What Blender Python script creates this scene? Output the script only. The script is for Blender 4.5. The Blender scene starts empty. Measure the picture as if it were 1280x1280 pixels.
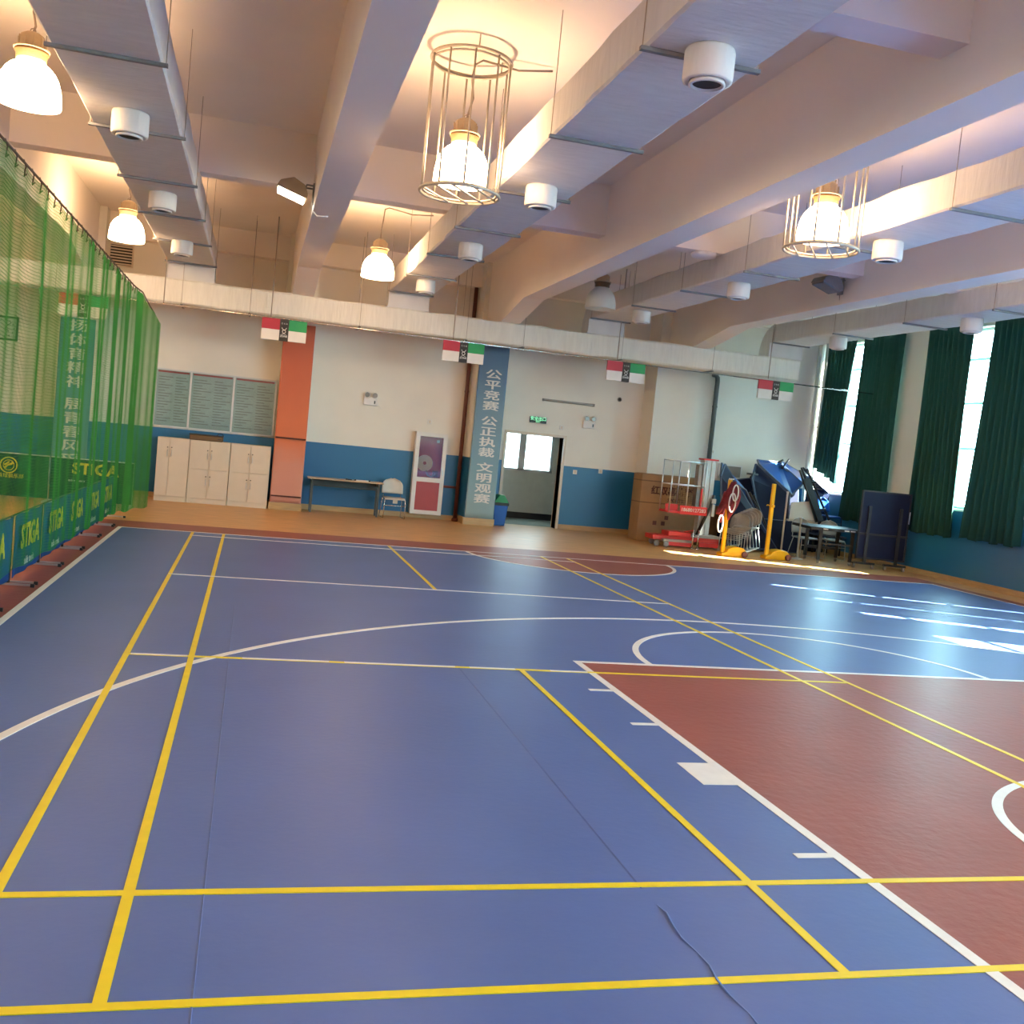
import bpy, math, random
from mathutils import Vector, Matrix
random.seed(4)
S = bpy.context.scene
COL = S.collection
PI = math.pi

# ------------------------------------------------------------------ camera
cd = bpy.data.cameras.new('camera')
cam = bpy.data.objects.new('camera', cd)
COL.objects.link(cam)
cd.sensor_width = 36.0
cd.lens = 36.0 * 1259.15 / 1280.0
cd.clip_start = 0.05
cd.clip_end = 300
RT = Vector((0.963980546, -0.247039397, 0.098554778))
DN = Vector((0.078938419, -0.088113859, -0.992977680))
FW = Vector((0.253988649, 0.964990924, -0.065439147))
cam.matrix_world = Matrix(((RT.x, -DN.x, -FW.x, 0.79332), (RT.y, -DN.y, -FW.y, -3.08837),
                           (RT.z, -DN.z, -FW.z, 1.80449), (0, 0, 0, 1)))
S.camera = cam

# ------------------------------------------------------------------ light
S.view_settings.view_transform = 'Standard'
S.view_settings.look = 'None'
S.view_settings.gamma = 1.0
S.view_settings.use_curve_mapping = False
S.view_settings.exposure = 0.22
S.cycles.max_bounces = 9
S.cycles.diffuse_bounces = 6
S.cycles.glossy_bounces = 3
S.cycles.transparent_max_bounces = 16
S.cycles.sample_clamp_indirect = 6.0
S.cycles.caustics_reflective = False
S.cycles.caustics_refractive = False

SKY = (0.50, 0.88, 1.0)
SKY_STRENGTH = 40.0
SUN_STRENGTH = 150.0
LAMP_STRENGTH = 54.0
LAMP_COLOR = (1.0, 0.64, 0.35)

W = bpy.data.worlds.new('sky')
S.world = W
W.use_nodes = True
bg = W.node_tree.nodes['Background']
bg.inputs[0].default_value = (*SKY, 1)
bg.inputs[1].default_value = SKY_STRENGTH

sl = bpy.data.lights.new('sun', 'SUN')
sl.energy = SUN_STRENGTH
sl.angle = 0.006
sl.color = (1.0, 0.94, 0.84)
sun = bpy.data.objects.new('sun', sl)
COL.objects.link(sun)
_az = Vector((-1.0, 0.40, 0.0))
_sd = Vector((-1.0, 0.40, -0.900))
sun.rotation_euler = _sd.to_track_quat('-Z', 'Y').to_euler()
sun.location = (30, -5, 25)

WIN_C = [17.72, 13.63, 9.46, 5.30, 1.13, -3.04, -7.2, -11.3]   # window centres on the right wall
for k, wy in enumerate(WIN_C):
    pl = bpy.data.lights.new('window_portal', 'AREA')
    pl.shape = 'RECTANGLE'
    pl.size, pl.size_y = 3.5, 2.5
    pl.cycles.is_portal = True
    po = bpy.data.objects.new('window_portal', pl)
    COL.objects.link(po)
    po.matrix_world = Matrix(((0, 0, 1, 14.62), (0, 1, 0, wy), (-1, 0, 0, 3.2), (0, 0, 0, 1)))

# ------------------------------------------------------------------ materials
def srgb(r, g, b):
    f = lambda c: (c / 255 / 12.92) if c / 255 <= 0.04045 else ((c / 255 + 0.055) / 1.055) ** 2.4
    return (f(r), f(g), f(b))

def mat(name, color, rough=0.6, metal=0.0, noise=0.06, scale=6.0, bump=0.0, bscale=40.0, spec=0.5, stretch=None, col2=None):
    m = bpy.data.materials.new(name)
    m.use_nodes = True
    nt = m.node_tree
    p = nt.nodes['Principled BSDF']
    p.inputs['Roughness'].default_value = rough
    p.inputs['Metallic'].default_value = metal
    p.inputs['Specular IOR Level'].default_value = spec
    tc = nt.nodes.new('ShaderNodeTexCoord')
    src = tc.outputs['Object']
    if stretch:
        mp = nt.nodes.new('ShaderNodeMapping')
        mp.inputs['Scale'].default_value = stretch
        nt.links.new(src, mp.inputs['Vector'])
        src = mp.outputs['Vector']
    n = nt.nodes.new('ShaderNodeTexNoise')
    n.inputs['Scale'].default_value = scale
    n.inputs['Detail'].default_value = 4
    nt.links.new(src, n.inputs['Vector'])
    r = nt.nodes.new('ShaderNodeValToRGB')
    r.color_ramp.elements[0].position = 0.3
    r.color_ramp.elements[1].position = 0.7
    c2 = col2 or tuple(min(1, c * (1 + noise)) for c in color)
    c1 = tuple(c * (1 - noise) for c in color) if not col2 else color
    r.color_ramp.elements[0].color = (*c1, 1)
    r.color_ramp.elements[1].color = (*c2, 1)
    nt.links.new(n.outputs['Fac'], r.inputs['Fac'])
    nt.links.new(r.outputs['Color'], p.inputs['Base Color'])
    if bump:
        n2 = nt.nodes.new('ShaderNodeTexNoise')
        n2.inputs['Scale'].default_value = bscale
        n2.inputs['Detail'].default_value = 3
        nt.links.new(src, n2.inputs['Vector'])
        b = nt.nodes.new('ShaderNodeBump')
        b.inputs['Strength'].default_value = bump
        b.inputs['Distance'].default_value = 0.02
        nt.links.new(n2.outputs['Fac'], b.inputs['Height'])
        nt.links.new(b.outputs['Normal'], p.inputs['Normal'])
    return m

def wall_paint(name, top, low, split):
    """white emulsion above a painted dado line at a real height"""
    m = mat(name, top, 0.75, noise=0.03, scale=1.3, bump=0.05, bscale=25)
    nt = m.node_tree
    p = nt.nodes['Principled BSDF']
    old = p.inputs['Base Color'].links[0].from_socket
    g = nt.nodes.new('ShaderNodeNewGeometry')
    sx = nt.nodes.new('ShaderNodeSeparateXYZ')
    nt.links.new(g.outputs['Position'], sx.inputs[0])
    lt = nt.nodes.new('ShaderNodeMath')
    lt.operation = 'LESS_THAN'
    lt.inputs[1].default_value = split
    nt.links.new(sx.outputs['Z'], lt.inputs[0])
    mx = nt.nodes.new('ShaderNodeMix')
    mx.data_type = 'RGBA'
    nt.links.new(lt.outputs[0], mx.inputs['Factor'])
    nt.links.new(old, mx.inputs['A'])
    mx.inputs['B'].default_value = (*low, 1)
    nt.links.new(mx.outputs['Result'], p.inputs['Base Color'])
    rg = nt.nodes.new('ShaderNodeMapRange')
    rg.inputs['To Min'].default_value = 0.75
    rg.inputs['To Max'].default_value = 0.35
    nt.links.new(lt.outputs[0], rg.inputs['Value'])
    nt.links.new(rg.outputs['Result'], p.inputs['Roughness'])
    return m

def emit(name, color, strength):
    m = bpy.data.materials.new(name)
    m.use_nodes = True
    p = m.node_tree.nodes['Principled BSDF']
    p.inputs['Base Color'].default_value = (0.8, 0.8, 0.8, 1)
    p.inputs['Emission Color'].default_value = (*color, 1)
    p.inputs['Emission Strength'].default_value = strength
    return m

def glass(name, tint=(1, 1, 1), refl=0.12):
    m = bpy.data.materials.new(name)
    m.use_nodes = True
    nt = m.node_tree
    nt.nodes.remove(nt.nodes['Principled BSDF'])
    o = nt.nodes['Material Output']
    t = nt.nodes.new('ShaderNodeBsdfTransparent')
    t.inputs[0].default_value = (*tint, 1)
    g = nt.nodes.new('ShaderNodeBsdfGlossy')
    g.inputs['Roughness'].default_value = 0.05
    f = nt.nodes.new('ShaderNodeLayerWeight')
    pw = nt.nodes.new('ShaderNodeMath')
    pw.operation = 'POWER'
    pw.inputs[1].default_value = 5.0
    nt.links.new(f.outputs['Facing'], pw.inputs[0])
    ma = nt.nodes.new('ShaderNodeMath')
    ma.operation = 'MULTIPLY_ADD'
    ma.inputs[1].default_value = 0.9
    ma.inputs[2].default_value = 0.04
    nt.links.new(pw.outputs[0], ma.inputs[0])
    mx = nt.nodes.new('ShaderNodeMixShader')
    nt.links.new(ma.outputs[0], mx.inputs[0])
    nt.links.new(t.outputs[0], mx.inputs[1])
    nt.links.new(g.outputs[0], mx.inputs[2])
    nt.links.new(mx.outputs[0], o.inputs[0])
    return m

def cloth(name, color, trans=0.25, rough=0.9, noise=0.12, scale=3, stretch=None, col2=None):
    m = mat(name, color, rough, noise=noise, scale=scale, stretch=stretch, col2=col2, spec=0.2)
    nt = m.node_tree
    p = nt.nodes['Principled BSDF']
    t = nt.nodes.new('ShaderNodeBsdfTranslucent')
    src = p.inputs['Base Color'].links[0].from_socket
    nt.links.new(src, t.inputs[0])
    mx = nt.nodes.new('ShaderNodeMixShader')
    mx.inputs[0].default_value = trans
    nt.links.new(p.outputs[0], mx.inputs[1])
    nt.links.new(t.outputs[0], mx.inputs[2])
    nt.links.new(mx.outputs[0], nt.nodes['Material Output'].inputs[0])
    return m

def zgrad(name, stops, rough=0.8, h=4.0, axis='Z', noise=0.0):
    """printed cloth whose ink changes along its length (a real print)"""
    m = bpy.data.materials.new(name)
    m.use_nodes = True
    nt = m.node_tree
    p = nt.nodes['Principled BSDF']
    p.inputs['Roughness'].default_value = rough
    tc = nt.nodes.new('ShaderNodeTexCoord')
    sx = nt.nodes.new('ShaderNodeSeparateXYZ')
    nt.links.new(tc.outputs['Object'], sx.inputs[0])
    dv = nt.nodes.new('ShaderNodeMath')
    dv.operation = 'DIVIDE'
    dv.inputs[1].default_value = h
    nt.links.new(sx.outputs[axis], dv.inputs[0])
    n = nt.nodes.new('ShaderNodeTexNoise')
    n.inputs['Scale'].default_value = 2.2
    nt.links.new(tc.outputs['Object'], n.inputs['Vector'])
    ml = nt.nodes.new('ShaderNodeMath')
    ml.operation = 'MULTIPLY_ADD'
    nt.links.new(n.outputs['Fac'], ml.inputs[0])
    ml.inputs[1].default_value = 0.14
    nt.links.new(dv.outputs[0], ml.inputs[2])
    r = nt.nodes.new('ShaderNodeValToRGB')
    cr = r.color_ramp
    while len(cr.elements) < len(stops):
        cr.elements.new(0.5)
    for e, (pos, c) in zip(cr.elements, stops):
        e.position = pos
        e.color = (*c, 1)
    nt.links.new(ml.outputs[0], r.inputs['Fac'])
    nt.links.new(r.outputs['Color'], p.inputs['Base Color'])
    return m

WHITE = (0.78, 0.74, 0.66)
BLUE_LOW = (0.012, 0.135, 0.30)
M = {}
M['wall'] = wall_paint('wall_paint', WHITE, BLUE_LOW, 1.46)
M['plaster'] = mat('ceiling_plaster', (0.86, 0.785, 0.71), 0.85, noise=0.03, scale=0.8, bump=0.05)  # white ceiling; the lamps' warm cast is mixed into this colour
M['wood'] = mat('parquet', (0.60, 0.335, 0.125), 0.38, spec=0.3, noise=0.16, scale=2.2, stretch=(1.0, 4.0, 1), bump=0.02)
M['mat_blue'] = mat('blue_vinyl', (0.074, 0.127, 0.330), 0.40, spec=0.17, noise=0.05, scale=1.2, bump=0.06, bscale=18)
M['mat_red'] = mat('red_vinyl', (0.25, 0.074, 0.062), 0.42, spec=0.12, noise=0.06, scale=1.5, bump=0.18, bscale=14)
M['yellow_tape'] = mat('yellow_tape', (0.78, 0.58, 0.0), 0.42, noise=0.05, scale=10)
M['white_tape'] = mat('white_tape', (0.78, 0.74, 0.70), 0.42, noise=0.04, scale=10)
M['duct'] = mat('duct_canvas', (0.66, 0.64, 0.62), 0.75, noise=0.05, scale=3, bump=0.5, bscale=6, stretch=(1, 4, 0.6))
M['duct_x'] = mat('duct_canvas_painted', (0.72, 0.69, 0.62), 0.75, noise=0.06, scale=3, bump=0.5, bscale=6, stretch=(4, 1, 0.6))
M['strap'] = mat('duct_strap_steel', (0.16, 0.16, 0.17), 0.6, noise=0.1)
M['rod'] = mat('galvanised_rod', (0.36, 0.30, 0.25), 0.5, 0.4, noise=0.1)
M['steel'] = mat('bright_steel', (0.6, 0.6, 0.6), 0.3, 0.9, noise=0.08)
M['chrome'] = mat('chrome', (0.75, 0.75, 0.76), 0.16, 1.0, noise=0.03)
M['white_plastic'] = mat('white_plastic', (0.75, 0.73, 0.70), 0.45, noise=0.03)
M['black'] = mat('black_metal', (0.012, 0.012, 0.014), 0.45, noise=0.2)
M['dark'] = mat('dark_void', (0.03, 0.027, 0.025), 0.8, noise=0.1)
M['cage'] = mat('cage_wire', (0.50, 0.45, 0.37), 0.45, 0.5, noise=0.1)
M['collar'] = mat('brass_collar', (0.10, 0.055, 0.015), 0.6, noise=0.08)
M['ballast'] = mat('ballast_cast', (0.42, 0.33, 0.22), 0.5, 0.2, noise=0.08)
M['shade_on'] = emit('lit_lamp_shade', LAMP_COLOR, LAMP_STRENGTH)
# the bulb sits in the neck: the dome glows strongest near its top and softest at the rim
_nt = M['shade_on'].node_tree
_tc = _nt.nodes.new('ShaderNodeTexCoord')
_sx = _nt.nodes.new('ShaderNodeSeparateXYZ')
_mr = _nt.nodes.new('ShaderNodeMapRange')
_nt.links.new(_tc.outputs['Object'], _sx.inputs[0])
_nt.links.new(_sx.outputs['Z'], _mr.inputs['Value'])
_mr.inputs['From Min'].default_value = 0.05
_mr.inputs['From Max'].default_value = 0.34
_mr.inputs['To Min'].default_value = LAMP_STRENGTH * 0.45
_mr.inputs['To Max'].default_value = LAMP_STRENGTH * 1.55
_nt.links.new(_mr.outputs['Result'], _nt.nodes['Principled BSDF'].inputs['Emission Strength'])
M['shade_off'] = mat('frosted_lamp_shade', (0.50, 0.48, 0.44), 0.35, noise=0.04)
M['flood_on'] = emit('lit_flood_glass', (1.0, 0.9, 0.72), 24.0)
M['flood_off'] = mat('flood_glass', (0.22, 0.22, 0.22), 0.15, noise=0.1)
M['grey_metal'] = mat('grey_cast_metal', (0.27, 0.25, 0.23), 0.5, 0.3, noise=0.1)
M['curtain'] = cloth('green_curtain', (0.014, 0.066, 0.055), 0.12, noise=0.12, scale=2, stretch=(1, 1, 0.1))
M['net'] = mat('green_netting', (0.016, 0.19, 0.018), 0.6, noise=0.12, scale=3)
M['rope'] = mat('brown_rope', (0.07, 0.04, 0.025), 0.8, noise=0.2)
M['aluminium'] = mat('aluminium_frame', (0.62, 0.63, 0.63), 0.4, 0.3, noise=0.03)
M['glass'] = glass('window_glass', (0.93, 0.96, 0.95))
M['dimming_glass'] = glass('corridor_dimming_glass', (0.56, 0.51, 0.50))  # tint added to dim the bright sky behind the corridor panes
M['cab_glass'] = glass('cabinet_glass', (0.9, 0.9, 0.9))
M['cream'] = mat('cream_laminate', (0.66, 0.55, 0.43), 0.4, noise=0.02)
M['seam'] = mat('cabinet_gap', (0.09, 0.075, 0.06), 0.8, noise=0.05)
M['baseboard'] = mat('oak_baseboard', (0.46, 0.30, 0.14), 0.45, noise=0.12, scale=3, stretch=(1, 1, 8))
M['tan'] = mat('tan_table_top', (0.50, 0.36, 0.24), 0.4, noise=0.08, scale=4, stretch=(1, 6, 1))
M['fire_red'] = mat('fire_cabinet_red', (0.36, 0.035, 0.035), 0.35, noise=0.05)
M['pipe_brown'] = mat('oxide_red_pipe', (0.10, 0.022, 0.016), 0.5, noise=0.1)
M['pipe_grey'] = mat('drain_pipe_grey', (0.055, 0.062, 0.06), 0.5, noise=0.1)
M['pipe_white'] = mat('white_pvc_pipe', (0.6, 0.6, 0.57), 0.4, noise=0.04)
M['yellow_paint'] = mat('yellow_enamel', (0.80, 0.42, 0.0), 0.32, noise=0.04)
M['red_paint'] = mat('red_enamel', (0.55, 0.022, 0.020), 0.38, noise=0.08)
M['carton'] = mat('kraft_carton', (0.30, 0.185, 0.09), 0.85, noise=0.12, scale=3)
M['carton_ink'] = mat('carton_ink', (0.075, 0.018, 0.012), 0.8, noise=0.2)
M['mast'] = mat('aluminium_mast', (0.52, 0.53, 0.50), 0.4, 0.3, noise=0.05)
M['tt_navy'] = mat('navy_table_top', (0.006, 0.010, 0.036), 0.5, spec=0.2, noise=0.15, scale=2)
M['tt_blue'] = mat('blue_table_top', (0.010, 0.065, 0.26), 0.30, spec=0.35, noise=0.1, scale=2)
M['tt_edge'] = mat('table_edge_trim', (0.05, 0.075, 0.13), 0.4, noise=0.1)
M['chair_grey'] = mat('grey_chair_shell', (0.30, 0.29, 0.27), 0.5, noise=0.05)
M['chair_white'] = mat('pale_chair_shell', (0.58, 0.55, 0.50), 0.45, noise=0.04)
M['maroon'] = cloth('maroon_net_cloth', (0.16, 0.022, 0.03), 0.15, noise=0.4, scale=9)
M['band'] = mat('white_net_band', (0.72, 0.66, 0.58), 0.8, noise=0.06)
M['bin_blue'] = mat('blue_bin', (0.010, 0.11, 0.42), 0.4, noise=0.05)
M['bin_green'] = mat('green_bin_lid', (0.012, 0.25, 0.07), 0.4, noise=0.05)
M['flag_red'] = mat('flag_red', (0.40, 0.02, 0.04), 0.6, noise=0.04)
M['flag_green'] = mat('flag_green', (0.008, 0.26, 0.08), 0.6, noise=0.04)
M['flag_white'] = mat('flag_white', (0.76, 0.72, 0.68), 0.6, noise=0.03)
M['flag_black'] = mat('flag_black', (0.02, 0.015, 0.013), 0.6, noise=0.1)
M['ink_white'] = mat('white_print', (0.75, 0.72, 0.68), 0.7, noise=0.03)
M['ink_grey'] = mat('grey_print', (0.24, 0.30, 0.28), 0.7, noise=0.2, scale=20)
M['ink_red'] = mat('red_print', (0.45, 0.10, 0.10), 0.7, noise=0.05)
M['barrier'] = cloth('blue_barrier_cloth', (0.012, 0.065, 0.22), 0.05, noise=0.15, scale=3)
M['barrier_dark'] = cloth('dark_barrier_cloth', (0.010, 0.022, 0.045), 0.05, noise=0.2, scale=3)
M['ink_yellow'] = mat('yellow_print', (0.85, 0.66, 0.04), 0.6, noise=0.04)
M['board_paper'] = mat('notice_paper', (0.44, 0.62, 0.59), 0.15, noise=0.08, scale=5)
M['exit_green'] = emit('lit_exit_sign', (0.02, 0.75, 0.25), 0.9)
M['tube_grey'] = mat('fluorescent_tube_off', (0.30, 0.29, 0.27), 0.4, noise=0.05)
M['corridor'] = mat('corridor_paint', (0.56, 0.58, 0.52), 0.6, noise=0.04)
M['corridor_floor'] = mat('corridor_terrazzo', (0.30, 0.36, 0.33), 0.25, noise=0.08, scale=8)
M['concrete'] = mat('outside_paving', (0.42, 0.42, 0.40), 0.9, noise=0.08)
M['brown_box'] = mat('brown_leather_case', (0.14, 0.075, 0.03), 0.6, noise=0.15)
M['paper_white'] = mat('paper_sheet', (0.50, 0.50, 0.46), 0.7, noise=0.04)
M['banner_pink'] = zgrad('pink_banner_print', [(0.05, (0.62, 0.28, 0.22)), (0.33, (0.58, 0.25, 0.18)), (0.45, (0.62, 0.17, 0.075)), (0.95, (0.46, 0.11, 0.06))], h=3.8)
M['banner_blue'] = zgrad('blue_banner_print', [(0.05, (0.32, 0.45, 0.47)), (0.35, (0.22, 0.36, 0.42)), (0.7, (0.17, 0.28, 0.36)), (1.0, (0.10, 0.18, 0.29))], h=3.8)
M['banner_teal'] = zgrad('teal_banner_print', [(0.05, (0.22, 0.34, 0.40)), (0.4, (0.10, 0.25, 0.34)), (1.0, (0.04, 0.20, 0.25))], h=3.8)

# ------------------------------------------------------------------ mesh helpers
class MB:
    def __init__(s):
        s.v, s.f = [], []

    def add(s, vs, fs):
        o = len(s.v)
        s.v += [tuple(p) for p in vs]
        s.f += [tuple(i + o for i in f) for f in fs]
        return s

    def bx(s, x0, x1, y0, y1, z0, z1):
        return s.add([(x0, y0, z0), (x1, y0, z0), (x1, y1, z0), (x0, y1, z0), (x0, y0, z1), (x1, y0, z1), (x1, y1, z1), (x0, y1, z1)],
                     [(0, 3, 2, 1), (4, 5, 6, 7), (0, 1, 5, 4), (1, 2, 6, 5), (2, 3, 7, 6), (3, 0, 4, 7)])

    def rbx(s, x0, x1, y0, y1, z0, z1, r=0.02):
        """box with its vertical edges and rims chamfered"""
        rings = []
        for z, i in ((z0, r), (z0 + r, 0), (z1 - r, 0), (z1, r)):
            c = r
            a, b, d, e = x0 + i, x1 - i, y0 + i, y1 - i
            rings.append([(a + c, d, z), (b - c, d, z), (b, d + c, z), (b, e - c, z), (b - c, e, z), (a + c, e, z), (a, e - c, z), (a, d + c, z)])
        vs = [p for q in rings for p in q]
        fs = [tuple(range(7, -1, -1)), tuple(range(24, 32))]
        for k in range(3):
            for j in range(8):
                fs.append((k * 8 + j, k * 8 + (j + 1) % 8, (k + 1) * 8 + (j + 1) % 8, (k + 1) * 8 + j))
        return s.add(vs, fs)

    def tube(s, pts, r, n=8, closed=False):
        pts = [Vector(p) for p in pts]
        m = len(pts)
        rs = r if isinstance(r, (list, tuple)) else [r] * m
        prev = None
        vs = []
        for i, p in enumerate(pts):
            if closed:
                t = (pts[(i + 1) % m] - pts[i - 1]).normalized()
            else:
                t = (pts[min(i + 1, m - 1)] - pts[max(i - 1, 0)]).normalized()
            if prev is None:
                a = Vector((0, 0, 1)) if abs(t.z) < 0.9 else Vector((1, 0, 0))
                u = t.cross(a).normalized()
            else:
                u = (prev - t * prev.dot(t)).normalized()
            prev = u
            w = t.cross(u)
            for k in range(n):
                an = 2 * PI * k / n
                vs.append(p + (u * math.cos(an) + w * math.sin(an)) * rs[i])
        fs = []
        for i in range(m if closed else m - 1):
            j = (i + 1) % m
            for k in range(n):
                fs.append((i * n + k, i * n + (k + 1) % n, j * n + (k + 1) % n, j * n + k))
        if not closed:
            fs.append(tuple(range(n - 1, -1, -1)))
            fs.append(tuple((m - 1) * n + k for k in range(n)))
        return s.add(vs, fs)

    def ring(s, c, R, r, n=32, k=6, axis='z', a0=0, a1=2 * PI):
        full = abs(a1 - a0 - 2 * PI) < 1e-6
        pts = []
        for i in range(n if full else n + 1):
            a = a0 + (a1 - a0) * i / n
            x, y = R * math.cos(a), R * math.sin(a)
            pts.append((c[0] + x, c[1] + y, c[2]) if axis == 'z' else ((c[0] + x, c[1], c[2] + y) if axis == 'y' else (c[0], c[1] + x, c[2] + y)))
        return s.tube(pts, r, k, closed=full)

    def lathe(s, prof, c=(0, 0, 0), n=24, axis='z', cap=True):
        vs = []
        for (r, h) in prof:
            for k in range(n):
                a = 2 * PI * k / n
                x, y = r * math.cos(a), r * math.sin(a)
                p = (x, y, h) if axis == 'z' else ((x, h, y) if axis == 'y' else (h, x, y))
                vs.append((c[0] + p[0], c[1] + p[1], c[2] + p[2]))
        m = len(prof)
        fs = []
        for i in range(m - 1):
            for k in range(n):
                fs.append((i * n + k, i * n + (k + 1) % n, (i + 1) * n + (k + 1) % n, (i + 1) * n + k))
        if cap:
            fs.append(tuple(range(n - 1, -1, -1)))
            fs.append(tuple((m - 1) * n + k for k in range(n)))
        return s.add(vs, fs)

    def prism(s, poly, a, b, axis='y'):
        def P(u, v, w):
            return (u, w, v) if axis == 'y' else ((w, u, v) if axis == 'x' else (u, v, w))
        n = len(poly)
        vs = [P(u, v, a) for u, v in poly] + [P(u, v, b) for u, v in poly]
        fs = [tuple(range(n)), tuple(range(2 * n - 1, n - 1, -1))]
        for i in range(n):
            j = (i + 1) % n
            fs.append((i, i + n, j + n, j))
        return s.add(vs, fs)

    def slab(s, cs, t):
        """board with four (or more) corners in space and a thickness t"""
        cs = [Vector(c) for c in cs]
        nrm = (cs[1] - cs[0]).cross(cs[-1] - cs[0]).normalized() * t
        n = len(cs)
        vs = cs + [c + nrm for c in cs]
        fs = [tuple(range(n - 1, -1, -1)), tuple(range(n, 2 * n))]
        for i in range(n):
            j = (i + 1) % n
            fs.append((i, j, j + n, i + n))
        return s.add(vs, fs)

    def strip(s, pts, w, z0, z1):
        """flat tape of width w following a line of floor points"""
        pts = [Vector((p[0], p[1], 0)) for p in pts]
        vs = []
        for i, p in enumerate(pts):
            t = (pts[min(i + 1, len(pts) - 1)] - pts[max(i - 1, 0)]).normalized()
            q = Vector((-t.y, t.x, 0)) * (w / 2)
            for z in (z0, z1):
                vs += [(p.x + q.x, p.y + q.y, z), (p.x - q.x, p.y - q.y, z)]
        fs = [(0, 2, 3, 1)]
        for i in range(len(pts) - 1):
            a, b = i * 4, i * 4 + 4
            fs += [(a + 2, b + 2, b + 3, a + 3), (a, a + 1, b + 1, b), (a, b, b + 2, a + 2), (a + 1, a + 3, b + 3, b + 1)]
        e = (len(pts) - 1) * 4
        fs.append((e, e + 1, e + 3, e + 2))
        return s.add(vs, fs)

    def build(s, name, m, parent=None, smooth=False, bevel=0.0, loc=None):
        me = bpy.data.meshes.new(name)
        me.from_pydata(s.v, [], s.f)
        me.materials.append(M[m] if isinstance(m, str) else m)
        me.validate()
        if smooth:
            me.polygons.foreach_set('use_smooth', [len(p.vertices) <= 4 for p in me.polygons])
        me.update()
        o = bpy.data.objects.new(name, me)
        COL.objects.link(o)
        if parent is not None:
            o.parent = parent
        if loc:
            o.location = loc
        if bevel:
            b = o.modifiers.new('edge', 'BEVEL')
            b.width = bevel
            b.segments = 2
            b.limit_method = 'ANGLE'
        return o

def tag(o, label=None, cat=None, group=None, kind=None):
    if label: o['label'] = label
    if cat: o['category'] = cat
    if group: o['group'] = group
    if kind: o['kind'] = kind
    return o

def thing(name, label, cat, loc=(0, 0, 0), group=None, rz=0.0):
    o = bpy.data.objects.new(name, None)
    o.empty_display_size = 0.1
    COL.objects.link(o)
    o.location = loc
    o.rotation_euler = (0, 0, rz)
    return tag(o, label, cat, group)

def struct(name, mb, m, parent=None, **k):
    o = mb.build(name, m, parent, **k)
    if parent is None:
        o['kind'] = 'structure'
    return o

def kids(o):
    return [c for c in bpy.data.objects if c.parent == o]

def dup(root, loc, label, rz=None):
    ch = CH[root.name] if root.name in CH else CH.setdefault(root.name, [(c, kids(c)) for c in kids(root)])
    r = root.copy()
    COL.objects.link(r)
    r.location = loc
    if rz is not None:
        r.rotation_euler = (0, 0, rz)
    r['label'] = label
    for c, gs in ch:
        d = c.copy()
        COL.objects.link(d)
        d.parent = r
        for g in gs:
            e = g.copy()
            COL.objects.link(e)
            e.parent = d
    return r
CH = {}

def text(name, body, size, m, parent=None, at=(0, 0, 0), face='-y', bold=0.0, shear=0.0, sx=1.0, ext=0.0015, spacing=1.0, fat=0.0):
    """raised lettering, centred on `at`; face = the way it looks"""
    c = bpy.data.curves.new(name, 'FONT')
    c.body = body
    c.size = size
    c.align_x = 'CENTER'
    c.align_y = 'CENTER'
    c.offset = bold
    c.shear = shear
    c.extrude = ext
    c.resolution_u = 2
    c.space_character = spacing
    t = bpy.data.objects.new(name, c)
    me = bpy.data.meshes.new_from_object(t)
    bpy.data.objects.remove(t)
    bpy.data.curves.remove(c)
    me.name = name
    me.materials.clear()
    me.materials.append(M[m])
    o = bpy.data.objects.new(name, me)
    COL.objects.link(o)
    if parent is not None:
        o.parent = parent
    R = {'-y': Matrix(((sx, 0, 0), (0, 0, -1), (0, 1, 0))), '+x': Matrix(((0, 0, 1), (sx, 0, 0), (0, 1, 0)))}[face]
    if fat:
        # heavy strokes: the same glyph laid over itself, shifted a little
        base = [v.co.copy() for v in me.vertices]
        polys = [tuple(p.vertices) for p in me.polygons]
        vs, fs = [], []
        for k, (dx, dy) in enumerate(((-fat, -fat * 0.6), (fat, -fat * 0.6), (0, fat * 0.6), (-fat * 0.5, 0), (fat * 0.5, 0))):
            q = len(vs)
            vs += [(v.x + dx, v.y + dy, v.z + 0.0002 * k) for v in base]
            fs += [tuple(i + q for i in p) for p in polys]
        m2 = bpy.data.meshes.new(name)
        m2.from_pydata(vs, [], fs)
        m2.materials.append(M[m])
        o.data = me = m2
    me.transform(R.to_4x4())
    o.location = at
    return o

# ------------------------------------------------------------------ room shell
XL, XR, YB, YF, ZC = -6.95, 14.30, -14.0, 19.15, 5.68
T = 0.3
fl = struct('floor', MB().bx(XL - T, XR + T, YB - T, YF + T, -0.30, -0.006), 'wood')
struct('court_border', MB().bx(-1.55, 13.62, -12.0, 14.08, -0.30, -0.004), 'mat_red', fl)
struct('court_surface', MB().bx(-1.03, 13.28, -12.0, 13.08, -0.30, -0.002), 'mat_blue', fl)
struct('key_area', MB().bx(3.66, 8.59, -0.75, 5.09, -0.30, -0.001), 'mat_red', fl)
hc = [(6.125 + 1.8 * math.cos(a), 13.09 + 1.8 * math.sin(a)) for a in [-PI + PI * i / 40 for i in range(41)]]
struct('centre_circle', MB().prism(hc, -0.30, -0.001, 'z'), 'mat_red', fl)
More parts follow.
